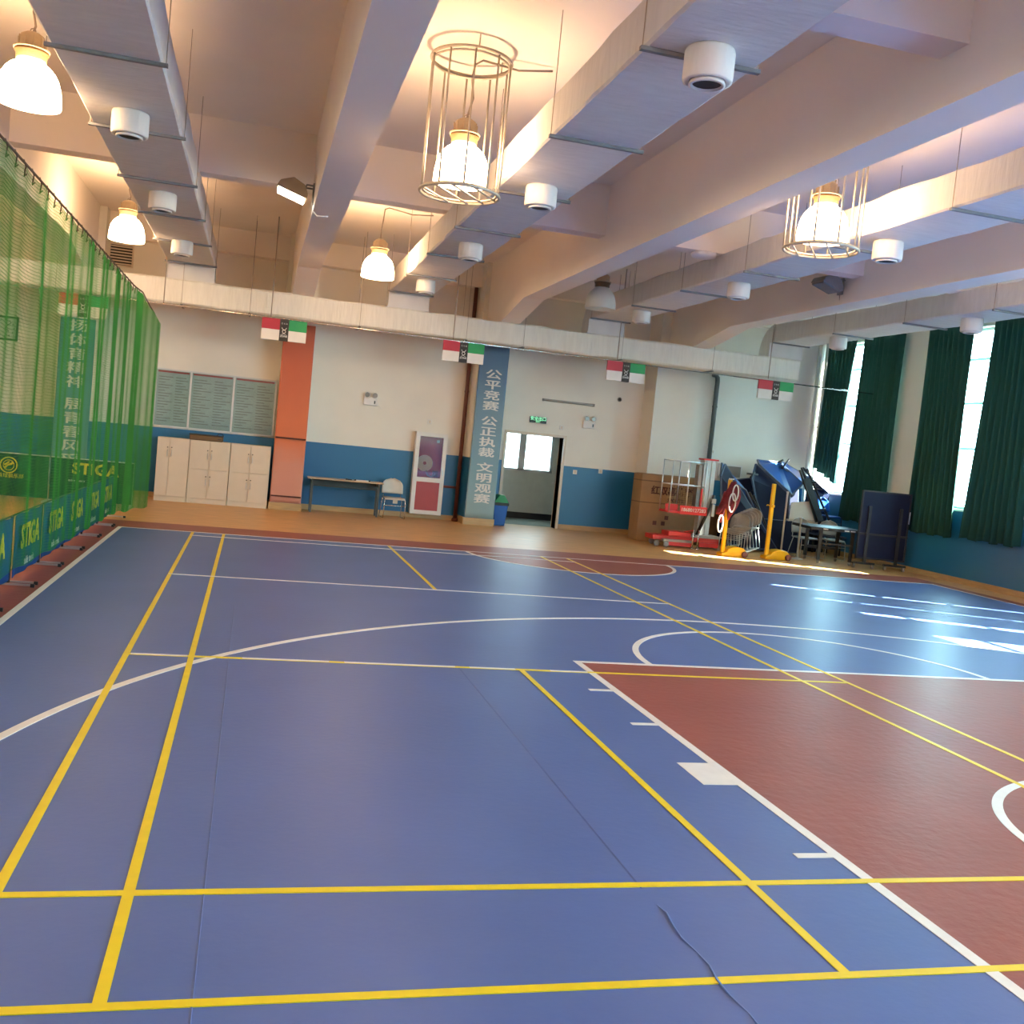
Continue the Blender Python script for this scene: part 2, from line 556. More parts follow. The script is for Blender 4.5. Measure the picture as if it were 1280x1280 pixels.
# white basketball lines
LN = [0.0004]
def line(pts, w, m):
    LN[0] += 0.00006
    return struct('court_line', MB().strip(pts, w, -0.2, LN[0]), m, fl)
def arc(c, r, a0, a1, n=64):
    return [(c[0] + r * math.cos(a0 + (a1 - a0) * i / n), c[1] + r * math.sin(a0 + (a1 - a0) * i / n)) for i in range(n + 1)]
line([(-1.04, -12), (-1.04, 13.11)], 0.06, 'white_tape')
line([(13.29, -12), (13.29, 13.11)], 0.06, 'white_tape')
line([(-1.07, 13.09), (13.32, 13.09)], 0.05, 'white_tape')
line([(3.66, -0.75), (3.66, 5.12)], 0.06, 'white_tape')
line([(8.59, -0.75), (8.59, 5.12)], 0.06, 'white_tape')
line([(3.63, 5.09), (8.62, 5.09)], 0.06, 'white_tape')
line(arc((6.125, 5.12), 1.78, 0, PI), 0.06, 'white_tape')
line(arc((6.125, 13.09), 1.78, -PI, 0), 0.06, 'white_tape')
line(arc((6.125, 0.72), 6.78, 0.0, PI, 110), 0.06, 'white_tape')
line(arc((6.125, 0.95), 1.25, 0, PI), 0.06, 'white_tape')
for y in (4.12, 3.22, 1.06):
    line([(3.44, y), (3.64, y)], 0.05, 'white_tape')
struct('lane_block', MB().bx(3.42, 3.64, 2.03, 2.41, -0.2, 0.0003), 'white_tape', fl)
# yellow badminton lines
Yl, Wl = 'yellow_tape', 0.042
for x in (0.02, 0.48, 5.62, 6.08):
    line([(x, 0.0 if x > 0.1 else -0.02), (x, 13.06)], Wl, Yl)
line([(-6 * 0 - 1.0, 0.02), (9.5, 0.02)], Wl, Yl)
line([(0.0, 0.78), (9.2, 0.78)], Wl, Yl)
line([(3.05, 0.02), (3.05, 4.70)], Wl, Yl)
line([(3.05, 8.70), (3.05, 13.06)], Wl, Yl)
line([(0.0, 4.70), (6.10, 4.70)], Wl, Yl)
for y in (8.70, 12.62):
    line([(0.0, y), (6.10, y)], Wl, 'white_tape')
for a, b in ((0.05, 0.45), (0.85, 1.5), (1.62, 2.5), (2.62, 3.0), (3.3, 3.62)):
    struct('court_line', MB().strip([(a, 4.70), (b, 4.70)], 0.036, -0.2, 0.0034), 'white_tape', fl)
# welded seams where the vinyl rolls meet, one of them buckled
def seam(pts, r):
    struct('vinyl_seam', MB().tube(pts, r, 5), 'mat_blue', fl)
seam([(0.75, y, -0.006) for y in (-0.6, 1, 3, 5, 7)], 0.007)
seam([(2.53, y, -0.006) for y in (0.75, 2, 3.5, 4.7)], 0.007)
seam([(2.535 + 0.012 * math.sin(i * 1.7), 0.62 - i * 0.1, -0.0035 + (0.002 if i % 4 else -0.003)) for i in range(16)], [0.004 + 0.003 * abs(math.sin(i * 1.3)) for i in range(16)])

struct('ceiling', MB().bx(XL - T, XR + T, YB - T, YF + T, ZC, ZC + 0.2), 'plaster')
# main beams along y with haunches into the far columns
BX = [(-6.92, -6.5), (-2.84, -2.44), (1.315, 1.725), (5.49, 5.885), (9.76, 10.16), (13.9, 14.3)]
for a, b in BX[:5]:
    prof = [(YB, 4.585), (15.45, 4.585), (17.20, 4.285), (18.46, 4.285), (18.46, ZC + 0.05), (YB, ZC + 0.05)]
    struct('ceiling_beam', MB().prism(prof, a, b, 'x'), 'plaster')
for y0, y1 in ((-11.98, -11.66), (-4.34, -4.02), (3.32, 3.64), (11.02, 11.32)):
    for i in range(5):
        a = BX[i][1]
        b = BX[i + 1][0] if i < 4 else XR
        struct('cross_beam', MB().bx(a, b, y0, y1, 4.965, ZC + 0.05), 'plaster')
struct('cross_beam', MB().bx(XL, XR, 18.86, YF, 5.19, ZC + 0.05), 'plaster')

# far wall around the doorway, its corridor behind
DX0, DX1, DZ = 6.35, 7.70, 2.09
wb = MB().bx(XL - T, DX0, YF, YF + T, -0.3, ZC + 0.1).bx(DX1, XR + T, YF, YF + T, -0.3, ZC + 0.1).bx(DX0, DX1, YF, YF + T, DZ, ZC + 0.1)
struct('wall_far', wb, 'wall')
struct('wall_left', MB().bx(XL - T, XL, YB, YF, -0.3, ZC + 0.1), 'wall')
struct('wall_rear', MB().bx(XL - T, XR + T, YB - T, YB, -0.3, ZC + 0.1), 'wall')
WZ0, WZ1, WH = 1.43, 5.0, 1.60
wr = MB().bx(XR, XR + T, YB, YF, -0.3, WZ0).bx(XR, XR + T, YB, YF, WZ1, ZC + 0.1)
edges = [YB] + sorted([c + s * (WH if c < 17 or s > 0 else 1.26) for c in WIN_C for s in (-1, 1)]) + [YF]
edges = [min(max(e, YB), YF) for e in edges]
for i in range(0, len(edges), 2):
    if edges[i + 1] - edges[i] > 0.01:
        wr.bx(XR, XR + T, edges[i], edges[i + 1], WZ0, WZ1)
struct('wall_right', wr, 'wall')
for k, wy in enumerate(WIN_C):
    y0, y1 = wy - (WH if wy < 17 else 1.26), min(wy + WH, YF)
    f = MB()
    f.bx(14.46, 14.52, y0, y0 + 0.05, WZ0, WZ1).bx(14.46, 14.52, y1 - 0.05, y1, WZ0, WZ1)
    f.bx(14.46, 14.52, y0, y1, WZ0, WZ0 + 0.05).bx(14.46, 14.52, y0, y1, WZ1 - 0.05, WZ1)
    for z in (2.63, 3.53, 4.40):
        f.bx(14.46, 14.52, y0, y1, z - 0.025, z + 0.025)
    wn = struct('window_%d' % (k + 1), f, 'aluminium')
    zs = [WZ0, 2.63, 3.53, 4.40, WZ1]
    for a, b in zip(zs[:-1], zs[1:]):
        struct('pane', MB().bx(14.486, 14.492, y0 + 0.03, y1 - 0.03, a + 0.02, b - 0.02), 'glass', wn)
    if k < 4:
        struct('window_sill', MB().bx(14.24, 14.47, y0 - 0.03, y1 + 0.0, WZ0 - 0.04, WZ0), 'white_plastic', wn)

# columns against the far wall
for n, (a, b) in enumerate(((-3.02, -2.30), (1.235, 1.875), (5.385, 6.055), (9.54, 10.56))):
    struct('column', MB().bx(a, b, 18.45, YF + 0.02, -0.3, ZC + 0.05), 'wall')
# skirting
def base(n, x0, x1, y0, y1):
    struct('baseboard_' + n, MB().bx(x0, x1, y0, y1, -0.006, 0.105), 'baseboard')
base('far', XL, -3.02, YF - 0.02, YF)
base('far_b', -2.30, 1.235, YF - 0.02, YF)
base('far_c', 1.875, 5.385, YF - 0.02, YF)
base('far_d', 6.055, DX0 - 0.07, YF - 0.02, YF)
base('far_e', DX1 + 0.07, 9.54, YF - 0.02, YF)
base('far_f', 10.56, XR, YF - 0.02, YF)
base('right', XR - 0.02, XR, YB, YF - 0.02)
for n, (a, b) in enumerate(((-3.02, -2.30), (1.235, 1.875), (5.385, 6.055), (9.54, 10.56))):
    struct('trim_%d' % (n + 1), MB().bx(a - 0.02, b + 0.02, 18.43, 18.45, -0.006, 0.145).bx(a - 0.02, a, 18.45, YF - 0.02, -0.006, 0.145).bx(b, b + 0.02, 18.45, YF - 0.02, -0.006, 0.145), 'baseboard')

# doorway
d1 = struct('door_1', MB().bx(DX0 - 0.06, DX0, YF - 0.03, YF + T + 0.02, -0.006, DZ + 0.06).bx(DX1, DX1 + 0.06, YF - 0.03, YF + T + 0.02, -0.006, DZ + 0.06).bx(DX0, DX1, YF - 0.03, YF + T + 0.02, DZ, DZ + 0.06), 'cream')
leaf = struct('door_leaf', MB().slab([(DX1 - 0.01, YF + 0.31, 0.01), (DX1 + 0.27, YF + 1.16, 0.01), (DX1 + 0.27, YF + 1.16, DZ - 0.01), (DX1 - 0.01, YF + 0.31, DZ - 0.01)], 0.04), 'cream', d1)
struct('door_handle', MB().tube([(DX1 + 0.22, YF + 1.08, 1.0), (DX1 + 0.17, YF + 1.09, 1.0), (DX1 + 0.13, YF + 0.97, 1.0)], 0.012), 'steel', d1)
for z in (0.35, 1.1, 1.8):
    struct('hinge', MB().lathe([(0.012, -0.05), (0.012, 0.05)], (DX1 - 0.005, YF + 0.30, z), 8), 'steel', d1)
CY = 21.5
struct('corridor_floor', MB().bx(2.0, 13.0, YF + T, CY + 0.2, -0.30, -0.007), 'corridor_floor')
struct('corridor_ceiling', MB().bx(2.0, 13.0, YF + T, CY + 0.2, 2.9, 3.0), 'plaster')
cw = MB().bx(2.0, 6.45, CY, CY + 0.2, -0.3, 3.0).bx(8.20, 13.0, CY, CY + 0.2, -0.3, 3.0).bx(6.45, 8.20, CY, CY + 0.2, -0.3, 1.19).bx(6.45, 8.20, CY, CY + 0.2, 2.35, 3.0)
cw.bx(1.8, 2.0, YF + T, CY + 0.2, -0.3, 3.0).bx(13.0, 13.2, YF + T, CY + 0.2, -0.3, 3.0)
struct('wall_corridor', cw, 'corridor')
struct('baseboard_corridor', MB().bx(2.0, 13.0, CY - 0.02, CY, -0.007, 0.15), 'black')
wf = MB()
for x in (6.47, 7.30, 7.355, 7.41, 8.14):
    wf.bx(x, x + 0.06, CY + 0.02, CY + 0.08, 1.19, 2.35)
wf.bx(6.45, 8.20, CY + 0.02, CY + 0.08, 1.19, 1.25).bx(6.45, 8.20, CY + 0.02, CY + 0.08, 2.29, 2.35)
wn = struct('window_9', wf, 'aluminium')
for a, b in ((6.53, 7.30), (7.47, 8.14)):
    struct('pane', MB().bx(a, b, CY + 0.045, CY + 0.05, 1.25, 2.29), 'dimming_glass', wn)
pl = bpy.data.lights.new('corridor_portal', 'AREA')
pl.shape = 'RECTANGLE'
pl.size, pl.size_y = 1.75, 1.16
pl.cycles.is_portal = True
po = bpy.data.objects.new('corridor_portal', pl)
COL.objects.link(po)
po.matrix_world = Matrix(((1, 0, 0, 7.325), (0, 0, 1, CY + 0.22), (0, -1, 0, 1.77), (0, 0, 0, 1)))
struct('ground_outside', MB().bx(-60, 90, -70, 80, -0.8, -0.5), 'concrete')

# ------------------------------------------------------------------ curtains
def curtain(y0t, y1t, y0b, y1b, zt, zb, label, seed, x=14.16, amp=0.045, zb2=None):
    rnd = random.Random(seed)
    n = max(24, int(abs(y1t - y0t) / 0.022))
    ph = [rnd.uniform(0, 6.28) for _ in range(3)]
    rows = 12
    mb = MB()
    vs = []
    for j in range(rows + 1):
        q = j / rows
        for i in range(n + 1):
            u = i / n
            ya = y0t + (y1t - y0t) * u
            yb_ = y0b + (y1b - y0b) * u
            y = ya + (yb_ - ya) * q
            lo = zb if zb2 is None else zb + (zb2 - zb) * u
            lo += 0.02 * math.sin(u * 21 + ph[0])
            L = abs(y1t - y0t)
            a = amp * (0.8 + 0.4 * q)
            xx = x + a * math.sin(u * L / 0.17 * 2 * PI + ph[1] + 0.9 * math.sin(u * 7 + ph[2]) + 0.3 * q) - 0.03 * math.sin(q * 3 + u * 4)
            vs.append((xx, y, zt + (lo - zt) * q))
    fs = [(j * (n + 1) + i, j * (n + 1) + i + 1, (j + 1) * (n + 1) + i + 1, (j + 1) * (n + 1) + i) for j in range(rows) for i in range(n)]
    o = mb.add(vs, fs).build('curtain', 'curtain', smooth=True)
    md = o.modifiers.new('thick', 'SOLIDIFY')
    md.thickness = 0.004
    return tag(o, label, 'curtain', 'dark green curtains on the window wall')
curtain(17.82, 19.08, 18.05, 19.08, 5.02, 1.62, 'dark green curtain nearest the far corner, its hem over the piled tables', 1, zb2=2.0)
curtain(16.06, 17.62, 16.08, 17.78, 5.04, 0.86, 'dark green curtain right of the narrow bright gap, behind the pile of tables', 2)
curtain(13.85, 15.28, 13.80, 15.25, 5.05, 0.85, 'dark green curtain left of the wide bright gap, behind the half-folded table', 3)
curtain(12.02, 13.34, 12.02, 13.54, 5.08, 0.88, 'dark green curtain right of the wide bright gap, closest to the right picture edge', 4)
# the curtains further along the wall, out of frame: their gaps let in the sun stripes
for i, (a, b, c, d) in enumerate(((9.42, 11.1, 9.31, 11.1), (8.10, 9.31, 8.10, 9.30), (5.42, 6.80, 5.42, 6.68), (3.7, 4.75, 3.7, 4.95),
                                  (1.9, 2.6, 1.9, 2.6), (-0.4, 0.3, -0.4, 0.3), (-2.4, -1.7, -2.4, -1.7), (-4.5, -3.9, -4.5, -3.9))):
    curtain(a, b, c, d, 5.06, 0.87, ['dark green curtain left of the third window, beyond the right picture edge', 'dark green curtain right of the third window, beyond the right picture edge',
            'dark green curtain left of the fourth window, out of view', 'dark green curtain right of the fourth window, out of view', 'dark green curtain bunched left of the fifth window, out of view',
            'dark green curtain bunched right of the fifth window, out of view', 'dark green curtain bunched left of the sixth window, out of view', 'dark green curtain bunched right of the sixth window, out of view'][i], 10 + i)
rail = thing('curtain_rail', 'thin steel curtain rail above the green curtains along the window wall', 'rail', (14.16, 8.0, 5.12))
MB().tube([(0, -14, 0), (0, 11.1, 0)], 0.015).build('rail_pole', 'steel', rail, smooth=True)
for y in (-6, -2, 2, 4.1, 6, 8.2, 10.9):
    MB().bx(-0.01, 0.14, y - 0.01, y + 0.01, -0.02, 0.02).build('bracket', 'steel', rail)

# ------------------------------------------------------------------ ventilation ducts
DB, DT = 4.60, 4.985
STR = [-1.0, 1.4, 3.6, 5.8, 8.0, 10.2, 12.4, 14.6, 16.95]
def duct(cx, hw, y0, label, nozz, mname='duct', elbow=True):
    r = thing('air_duct', label, 'duct', (cx, 8.0, DB), 'canvas-wrapped supply ducts under the ceiling')
    ys = [y0] + [y for y in STR if y > y0 + 0.2]
    rnd = random.Random(int(cx * 10))
    h = DT - DB
    for a, b in zip(ys[:-1], ys[1:]):
        n = 6
        vs, fs = [], []
        for i in range(n + 1):
            y = a + (b - a) * i / n - 8.0
            j = lambda k: rnd.uniform(-k, k) if 0 < i < n else 0
            e = 0.02
            vs += [(-hw + e, y, 0 + j(0.006)), (hw - e, y, 0 + j(0.006)), (hw + j(0.01), y, e), (hw + j(0.01), y, h - e), (hw - e, y, h + j(0.02)), (-hw + e, y, h + j(0.02)), (-hw + j(0.01), y, h - e), (-hw + j(0.01), y, e)]
        for i in range(n):
            for k in range(8):
                fs.append((i * 8 + k, i * 8 + (k + 1) % 8, i * 8 + 8 + (k + 1) % 8, i * 8 + 8 + k))
        fs += [tuple(range(7, -1, -1)), tuple(n * 8 + k for k in range(8))]
        MB().add(vs, fs).build('duct_section', mname, r)
    for y in ys[1:]:
        z = -0.03
        MB().bx(-hw - 0.035, hw + 0.035, y - 8.02, y - 7.98, z, z + 0.028).build('strap', 'strap', r)
        for s in (-1, 1):
            top = ZC - DB if not any(abs(y - q) < 0.2 for q in (3.48, 11.17)) else 4.965 - DB
            MB().tube([(s * (hw + 0.02), y - 8, z), (s * (hw + 0.02), y - 8, top)], 0.0045, 5).build('hanger_rod', 'rod', r)
    for y in nozz:
        q = MB().lathe([(0.165, 0.0), (0.172, -0.02), (0.172, -0.19), (0.168, -0.21), (0.165, -0.215), (0.14, -0.22), (0.12, -0.205)], (0, y - 8, 0), 28).build('air_nozzle', 'duct', r, smooth=True)
        MB().lathe([(0.12, -0.206), (0.125, -0.235), (0.105, -0.24), (0.10, -0.222)], (0, y - 8, 0), 24).build('nozzle_throat', 'duct', q, smooth=True)
        MB().lathe([(0.10, -0.221), (0.10, -0.2225)], (0, y - 8, 0), 20).build('nozzle_opening', 'dark', q)
    if elbow:
        # the end turns down through a short neck into the cross duct
        e = []
        for i in range(9):
            a = PI / 2 * i / 8
            e.append((17.0 - 8 + 0.62 * math.sin(a), (DT - DB) - 0.62 + 0.62 * math.cos(a)))
        poly = [(16.96 - 8, 0.0), (16.96 - 8, DT - DB)] + e[1:] + [(17.62 - 8, 4.30 - DB), (17.16 - 8, 4.30 - DB), (17.16 - 8, 0.0)]
        MB().prism(poly, -hw + 0.005, hw - 0.005, 'x').build('duct_elbow', mname, r)
        MB().bx(-hw - 0.01, hw + 0.01, 17.15 - 8, 17.63 - 8, -0.29, -0.262).build('neck_flange', mname, r)
    return r
duct(-0.57, 0.43, -1.0, 'canvas-wrapped air duct left of the first beam, above the net', (-0.2 + 0.1, 7.42, 10.95, 14.6))
duct(3.58, 0.415, -1.0, 'canvas-wrapped air duct in the middle, beside the caged lamp over the court', (0.0, 3.45, 7.6, 11.25, 15.15))
duct(7.77, 0.405, -1.0, 'canvas-wrapped air duct right of the big beam, beside the right caged lamp', (3.6, 7.45, 11.2, 15.2))
duct(11.97, 0.41, -1.0, 'canvas-wrapped air duct closest to the window wall, above the curtains', (3.6, 7.45, 11.2, 15.1))
xd = thing('cross_duct', 'long pale painted cross duct running along the far wall above the hanging signs', 'duct', (2.7, 17.4, 3.84))
rnd = random.Random(7)
xs = [-6.9, -5.1, -2.9, -0.7, 0.55, 2.65, 4.8, 6.0, 8.15, 10.25, 12.33]
for a, b in zip(xs[:-1], xs[1:]):
    n = 6
    vs, fs = [], []
    for i in range(n + 1):
        x = a + (b - a) * i / n - 2.7
        j = lambda k: rnd.uniform(-k, k) if 0 < i < n else 0
        e = 0.03
        vs += [(x, -0.28 + e, j(0.01)), (x, -0.28 + j(0.012), e), (x, -0.28 + j(0.012), 0.46 - e), (x, -0.28 + e, 0.46 + j(0.015)), (x, 0.24, 0.46), (x, 0.26, 0.43), (x, 0.26, 0.03), (x, 0.24, 0)]
    for i in range(n):
        for k in range(8):
            fs.append((i * 8 + k, i * 8 + 8 + k, i * 8 + 8 + (k + 1) % 8, i * 8 + (k + 1) % 8))
    fs += [tuple(range(8)), tuple(n * 8 + k for k in range(7, -1, -1))]
    MB().add(vs, fs).build('duct_section', 'duct_x', xd)
for x in xs[1:-1]:
    MB().bx(x - 2.72, x - 2.68, -0.32, 0.28, -0.025, 0.0).build('strap', 'strap', xd)
    for y in (-0.29, 0.27):
        hi = ZC - 3.84
        MB().tube([(x - 2.7, y, -0.02), (x - 2.7, y, hi)], 0.005, 5).build('hanger_rod', 'rod', xd)
MB().bx(12.33 - 2.7, 12.345 - 2.7, -0.27, 0.25, 0.01, 0.45).build('end_cap', 'duct_x', xd)

# horizontal steel pole that carries the signs
pole = thing('sign_pole', 'thin bright steel pole under the cross duct reaching to the window wall', 'pole', (3.6, 16.93, 3.80))
MB().tube([(-10.5, 0, 0), (10.68, 0, -0.05)], 0.014, 8).build('pole_tube', 'chrome', pole, smooth=True)
for x in (-4.6, -2.65, 0.9, 4.4, 7.9):
    MB().tube([(x - 0.0, 0, 0), (x, 0, ZC - 3.80)], 0.011, 6).build('drop_rod', 'rod', pole, smooth=True)
MB().lathe([(0.03, 0), (0.03, 0.03)], (10.65, 0, -0.05), 12, 'x').build('wall_socket', 'steel', pole)
def sign(x0, label):
    r = thing('hanging_sign', label, 'sign', (x0, 16.93, 3.365), 'red, black and green signs hung below the cross duct')
    w, h, a, b = 0.84, 0.40, 0.335, 0.505
    for n, m, u0, u1, v0, v1 in (('red_panel', 'flag_red', 0, a, h / 2, h), ('white_panel', 'flag_white', 0, a, 0, h / 2),
                                ('green_panel', 'flag_green', b, w, h / 2, h), ('white_panel', 'flag_white', b, w, 0, h / 2), ('black_panel', 'flag_black', a, b, -0.004, h + 0.0)):
        MB().bx(u0, u1, -0.025 if n != 'black_panel' else -0.027, 0.025, v0, v1).build(n, m, r)
    cx = (a + b) / 2
    e = MB()
    e.ring((cx, -0.029, 0.175), 0.030, 0.006, 16, 5, 'y')
    e.tube([(cx - 0.045, -0.029, 0.25), (cx - 0.028, -0.029, 0.218), (cx, -0.029, 0.206), (cx + 0.028, -0.029, 0.218), (cx + 0.045, -0.029, 0.25)], 0.006, 5)
    e.tube([(cx - 0.045, -0.029, 0.115), (cx, -0.029, 0.135), (cx + 0.045, -0.029, 0.115)], 0.004, 5)
    e.build('emblem', 'ink_white', r)
    text('lettering', 'ZONE', 0.05, 'ink_white', r, (cx, -0.029, 0.085), bold=0.001)
    text('lettering', '三 七 五', 0.034, 'ink_white', r, (cx, -0.029, 0.325))
    MB().tube([(cx, 0, h), (cx, 0, h + 0.035)], 0.006, 6).build('hook', 'chrome', r)
    return r
for x0, l in ((-2.80, 'hanging sign seen through the green net, above the teal banner'), (0.79, 'hanging sign in front of the top of the pink banner column'),
              (4.31, 'hanging sign beside the top of the pale blue banner'), (7.79, 'hanging sign above the right of the open doorway'),
              (11.28, 'hanging sign nearest the dark green curtains')):
    sign(x0, l)

# ------------------------------------------------------------------ high-bay lamps
SHADE = [(0.274, 0.0), (0.277, 0.01), (0.276, 0.06), (0.271, 0.12), (0.260, 0.18), (0.242, 0.24), (0.212, 0.295), (0.172, 0.338), (0.13, 0.366), (0.122, 0.386)]
def lamp(x, y, zb, label, on=True, cage=False, cable=None, simple=False):
    r = thing('high_bay_lamp', label, 'lamp', (x, y, zb), 'dome lamps under the ceiling')
    MB().lathe(SHADE, n=36).build('shade', 'shade_on' if on else 'shade_off', r, smooth=True)
    MB().lathe([(0.115, 0.388), (0.130, 0.395), (0.132, 0.45), (0.145, 0.455), (0.145, 0.475), (0.12, 0.48)], n=28).build('collar', 'collar', r, smooth=True)
    h = MB().lathe([(0.12, 0.475), (0.155, 0.48), (0.155, 0.492), (0.112, 0.497), (0.112, 0.575), (0.10, 0.61), (0.06, 0.635)], n=24).build('ballast_housing', 'ballast', r, smooth=True)
    fin = MB()
    for k in range(10):
        a = 2 * PI * k / 10
        fin.tube([(0.117 * math.cos(a), 0.117 * math.sin(a), 0.50), (0.117 * math.cos(a), 0.117 * math.sin(a), 0.59)], 0.006, 4)
    fin.build('cooling_fins', 'ballast', h)
    top = ZC - zb
    MB().tube([(0, 0, 0.63), (0.02, 0.0, 0.70), (-0.005, 0, 0.82), (0.0, 0, top - 0.1), (0.02, 0, top - 0.03)] if cable is None else cable, 0.011, 6).build('supply_cable', 'rod', r, smooth=True)
    MB().ring((0, 0, 0.655), 0.022, 0.006, 12, 5, 'y').build('hook', 'rod', r)
    if cage:
        c = thing('cage', None, None)
        c.parent = r
        c.location = (0, 0, 0)
        R, zt, z0 = 0.40, 1.20, -0.10
        MB().ring((0, 0, zt), R, 0.017, 40).build('cage_ring', 'cage', c, smooth=True)
        MB().ring((0, 0, zt - 0.03), R - 0.02, 0.011, 40).build('cage_ring', 'cage', c, smooth=True)
        MB().ring((0, 0, z0), R, 0.017, 40).build('cage_ring', 'cage', c, smooth=True)
        MB().ring((0, 0, z0 + 0.02), R - 0.03, 0.011, 40).build('cage_ring', 'cage', c, smooth=True)
        for k in range(10):
            a = 2 * PI * (k + 0.35) / 10
            p = (R * math.cos(a), R * math.sin(a))
            MB().tube([(p[0], p[1], z0), (p[0], p[1], zt)], 0.0105, 6).build('cage_bar', 'cage', c, smooth=True)
        for k in range(4):
            t = -0.27 + 0.18 * k
            w = math.sqrt(R * R - t * t)
            d, q = (0.6, 0.8), (0.8, -0.6)
            MB().tube([(q[0] * t - d[0] * w, q[1] * t - d[1] * w, z0), (q[0] * t + d[0] * w, q[1] * t + d[1] * w, z0)], 0.010, 6).build('cage_bar', 'cage', c, smooth=True)
        for k in range(3):
            a = 2 * PI * k / 3 + 0.5
            MB().tube([(R * math.cos(a), R * math.sin(a), zt), (R * math.cos(a), R * math.sin(a), top)], 0.007, 5).build('cage_bar', 'cage', c)
    return r
lamp(2.60, 7.08, 4.36, 'lit dome lamp inside the round wire cage over the middle of the court', cage=True,
     cable=[(0, 0, 0.63), (0.02, 0, 0.72), (0.05, 0, 0.85), (0.02, 0, 1.05), (0.04, 0.0, 1.18), (0.12, 0.02, 1.24), (0.5, 0.05, 1.22), (0.85, 0.05, 1.28)])
lamp(2.60, 14.15, 4.38, 'lit bare dome lamp in the middle, further back than the caged one', cable=[(0, 0, 0.63), (0.0, 0, 0.8), (0.02, 0, 1.0), (0.03, 0, 1.14), (0.10, 0.02, 1.18), (0.5, 0, 1.12), (0.85, 0, 1.16)])
lamp(-1.42, 7.20, 4.46, 'lit dome lamp at the upper left corner above the green net')
lamp(-1.42, 14.50, 4.47, 'lit dome lamp above the far part of the green net, by the wall vent')
lamp(6.64, 7.0, 4.37, 'lit dome lamp in the wire cage right of the big beam', cage=True)
lamp(6.64, 14.35, 4.40, 'unlit dome lamp beyond the big beam, above the doorway', on=False)
for x, y, l in ((-1.42, -0.3, 'lit dome lamp near the camera above the net, out of view'), (2.60, -0.3, 'lit dome lamp over the camera, out of view'), (6.64, -0.3, 'lit dome lamp right of the camera, out of view'),
                (10.8, -0.3, 'lit dome lamp by the window wall beside the camera, out of view'), (2.60, -7.6, 'lit dome lamp well behind the camera, out of view'), (-4.7, 7.2, 'lit dome lamp above the tables beyond the net, out of view'),
                (10.9, 6.9, 'added lit dome lamp by the window wall, unseen beyond the right picture edge'), (-4.7, 14.4, 'added lit dome lamp by the far wall beyond the net, out of view'), (6.64, -7.6, 'added lit dome lamp behind the camera to the right, out of view'), (-4.7, -0.3, 'added lit dome lamp left of the camera beyond the net, out of view')):  # unseen lamps added to raise the ambient light
    lamp(x, y, 4.38, l)

def flood(loc, label, on, rz):
    r = thing('flood_light', label, 'lamp', loc, 'flood lights on the beams', rz)
    MB().bx(-0.02, 0.0, -0.07, 0.07, -0.12, 0.14).build('wall_plate', 'grey_metal', r)
    MB().tube([(-0.01, 0.09, 0.10), (-0.10, 0.09, 0.10), (-0.14, 0.09, 0.0)], 0.014, 6).tube([(-0.01, -0.09, 0.10), (-0.10, -0.09, 0.10), (-0.14, -0.09, 0.0)], 0.014, 6).build('bracket', 'grey_metal', r)
    def rotp(x, z):
        a = -0.30
        return (-0.26 + x * math.cos(a) - z * math.sin(a), 0.02 + x * math.sin(a) + z * math.cos(a))
    poly = [rotp(*p) for p in ((-0.21, -0.06), (0.19, -0.06), (0.19, 0.0), (0.11, 0.10), (-0.05, 0.13), (-0.19, 0.03))]
    MB().prism(poly, -0.17, 0.17, 'y').build('lamp_housing', 'ballast' if on else 'grey_metal', r, bevel=0.012)
    g = [rotp(*p) for p in ((-0.19, -0.061), (0.17, -0.061), (0.165, -0.085), (-0.185, -0.085))]
    MB().prism(g, -0.15, 0.15, 'y').build('glass_front', 'flood_on' if on else 'flood_off', r)
    MB().tube([(0.0, 0.02, -0.12), (0.01, 0.02, -0.2), (0.06, -0.02, -0.26), (0.2, -0.05, -0.25)], 0.008, 6).build('cable', 'rod' if not on else 'white_plastic', r, smooth=True)
flood((1.312, 10.55, 4.78), 'lit flood light on the side of the left beam', True, 0.0)
flood((9.757, 11.6, 4.86), 'unlit grey flood light on the side of the right beam', False, 0.1)
t = thing('ceiling_disc_lamp', 'small round white disc lamp under the cross beam above the right duct', 'lamp', (7.12, 11.17, 4.965))
MB().lathe([(0.19, 0), (0.20, -0.02), (0.18, -0.06), (0.08, -0.085)], n=24).build('diffuser', 'white_plastic', t, smooth=True)
MB().bx(0.25, 0.40, -0.06, 0.06, -0.03, 0).build('junction_box', 'dark', t)

# ------------------------------------------------------------------ green safety net
net = thing('safety_net', 'tall green safety net hung along the left side of the court', 'net', (-1.26, 10.0, 0.0))
def netpos(s, z):
    """s = metres along the rope from y=4.3"""
    y = 4.3 + s
    x = -1.26
    if y > 14.6:
        k = (y - 14.6)
        x = -1.26 + 0.03 * k + 0.085 * k * k * 0.5
        y = 14.6 + k * 0.93
    f = 0.004 * math.sin(s * 2 * PI / 0.42 + 0.8 * math.sin(s * 1.1)) + 0.013 * math.sin(s * 2 * PI / 1.3)
    lowf = 0.35 + 0.65 * (1 - abs(z - 2.0) / 2.4)
    return (x + f * lowf, y + 0.02 * math.sin(z * 3 + s * 4), z)
SMAX = 12.5
def net_top(s):
    y = 4.3 + s
    return 3.775 - 0.03 * abs(math.sin((s) * PI / 0.75)) - (0.26 * max(0, y - 15.4) ** 1.0 if y > 15.4 else 0)
def net_bot(s):
    y = 4.3 + s
    b = 0.20 - 0.012 * (y - 6)
    if y > 14: b = max(0.02, 0.10 - 0.05 * (y - 14))
    return b + 0.02 * math.sin(s * 5)
cell = 0.031
ns, nz = int(SMAX / cell), 116
vs, fs = [], []
w = 0.00122
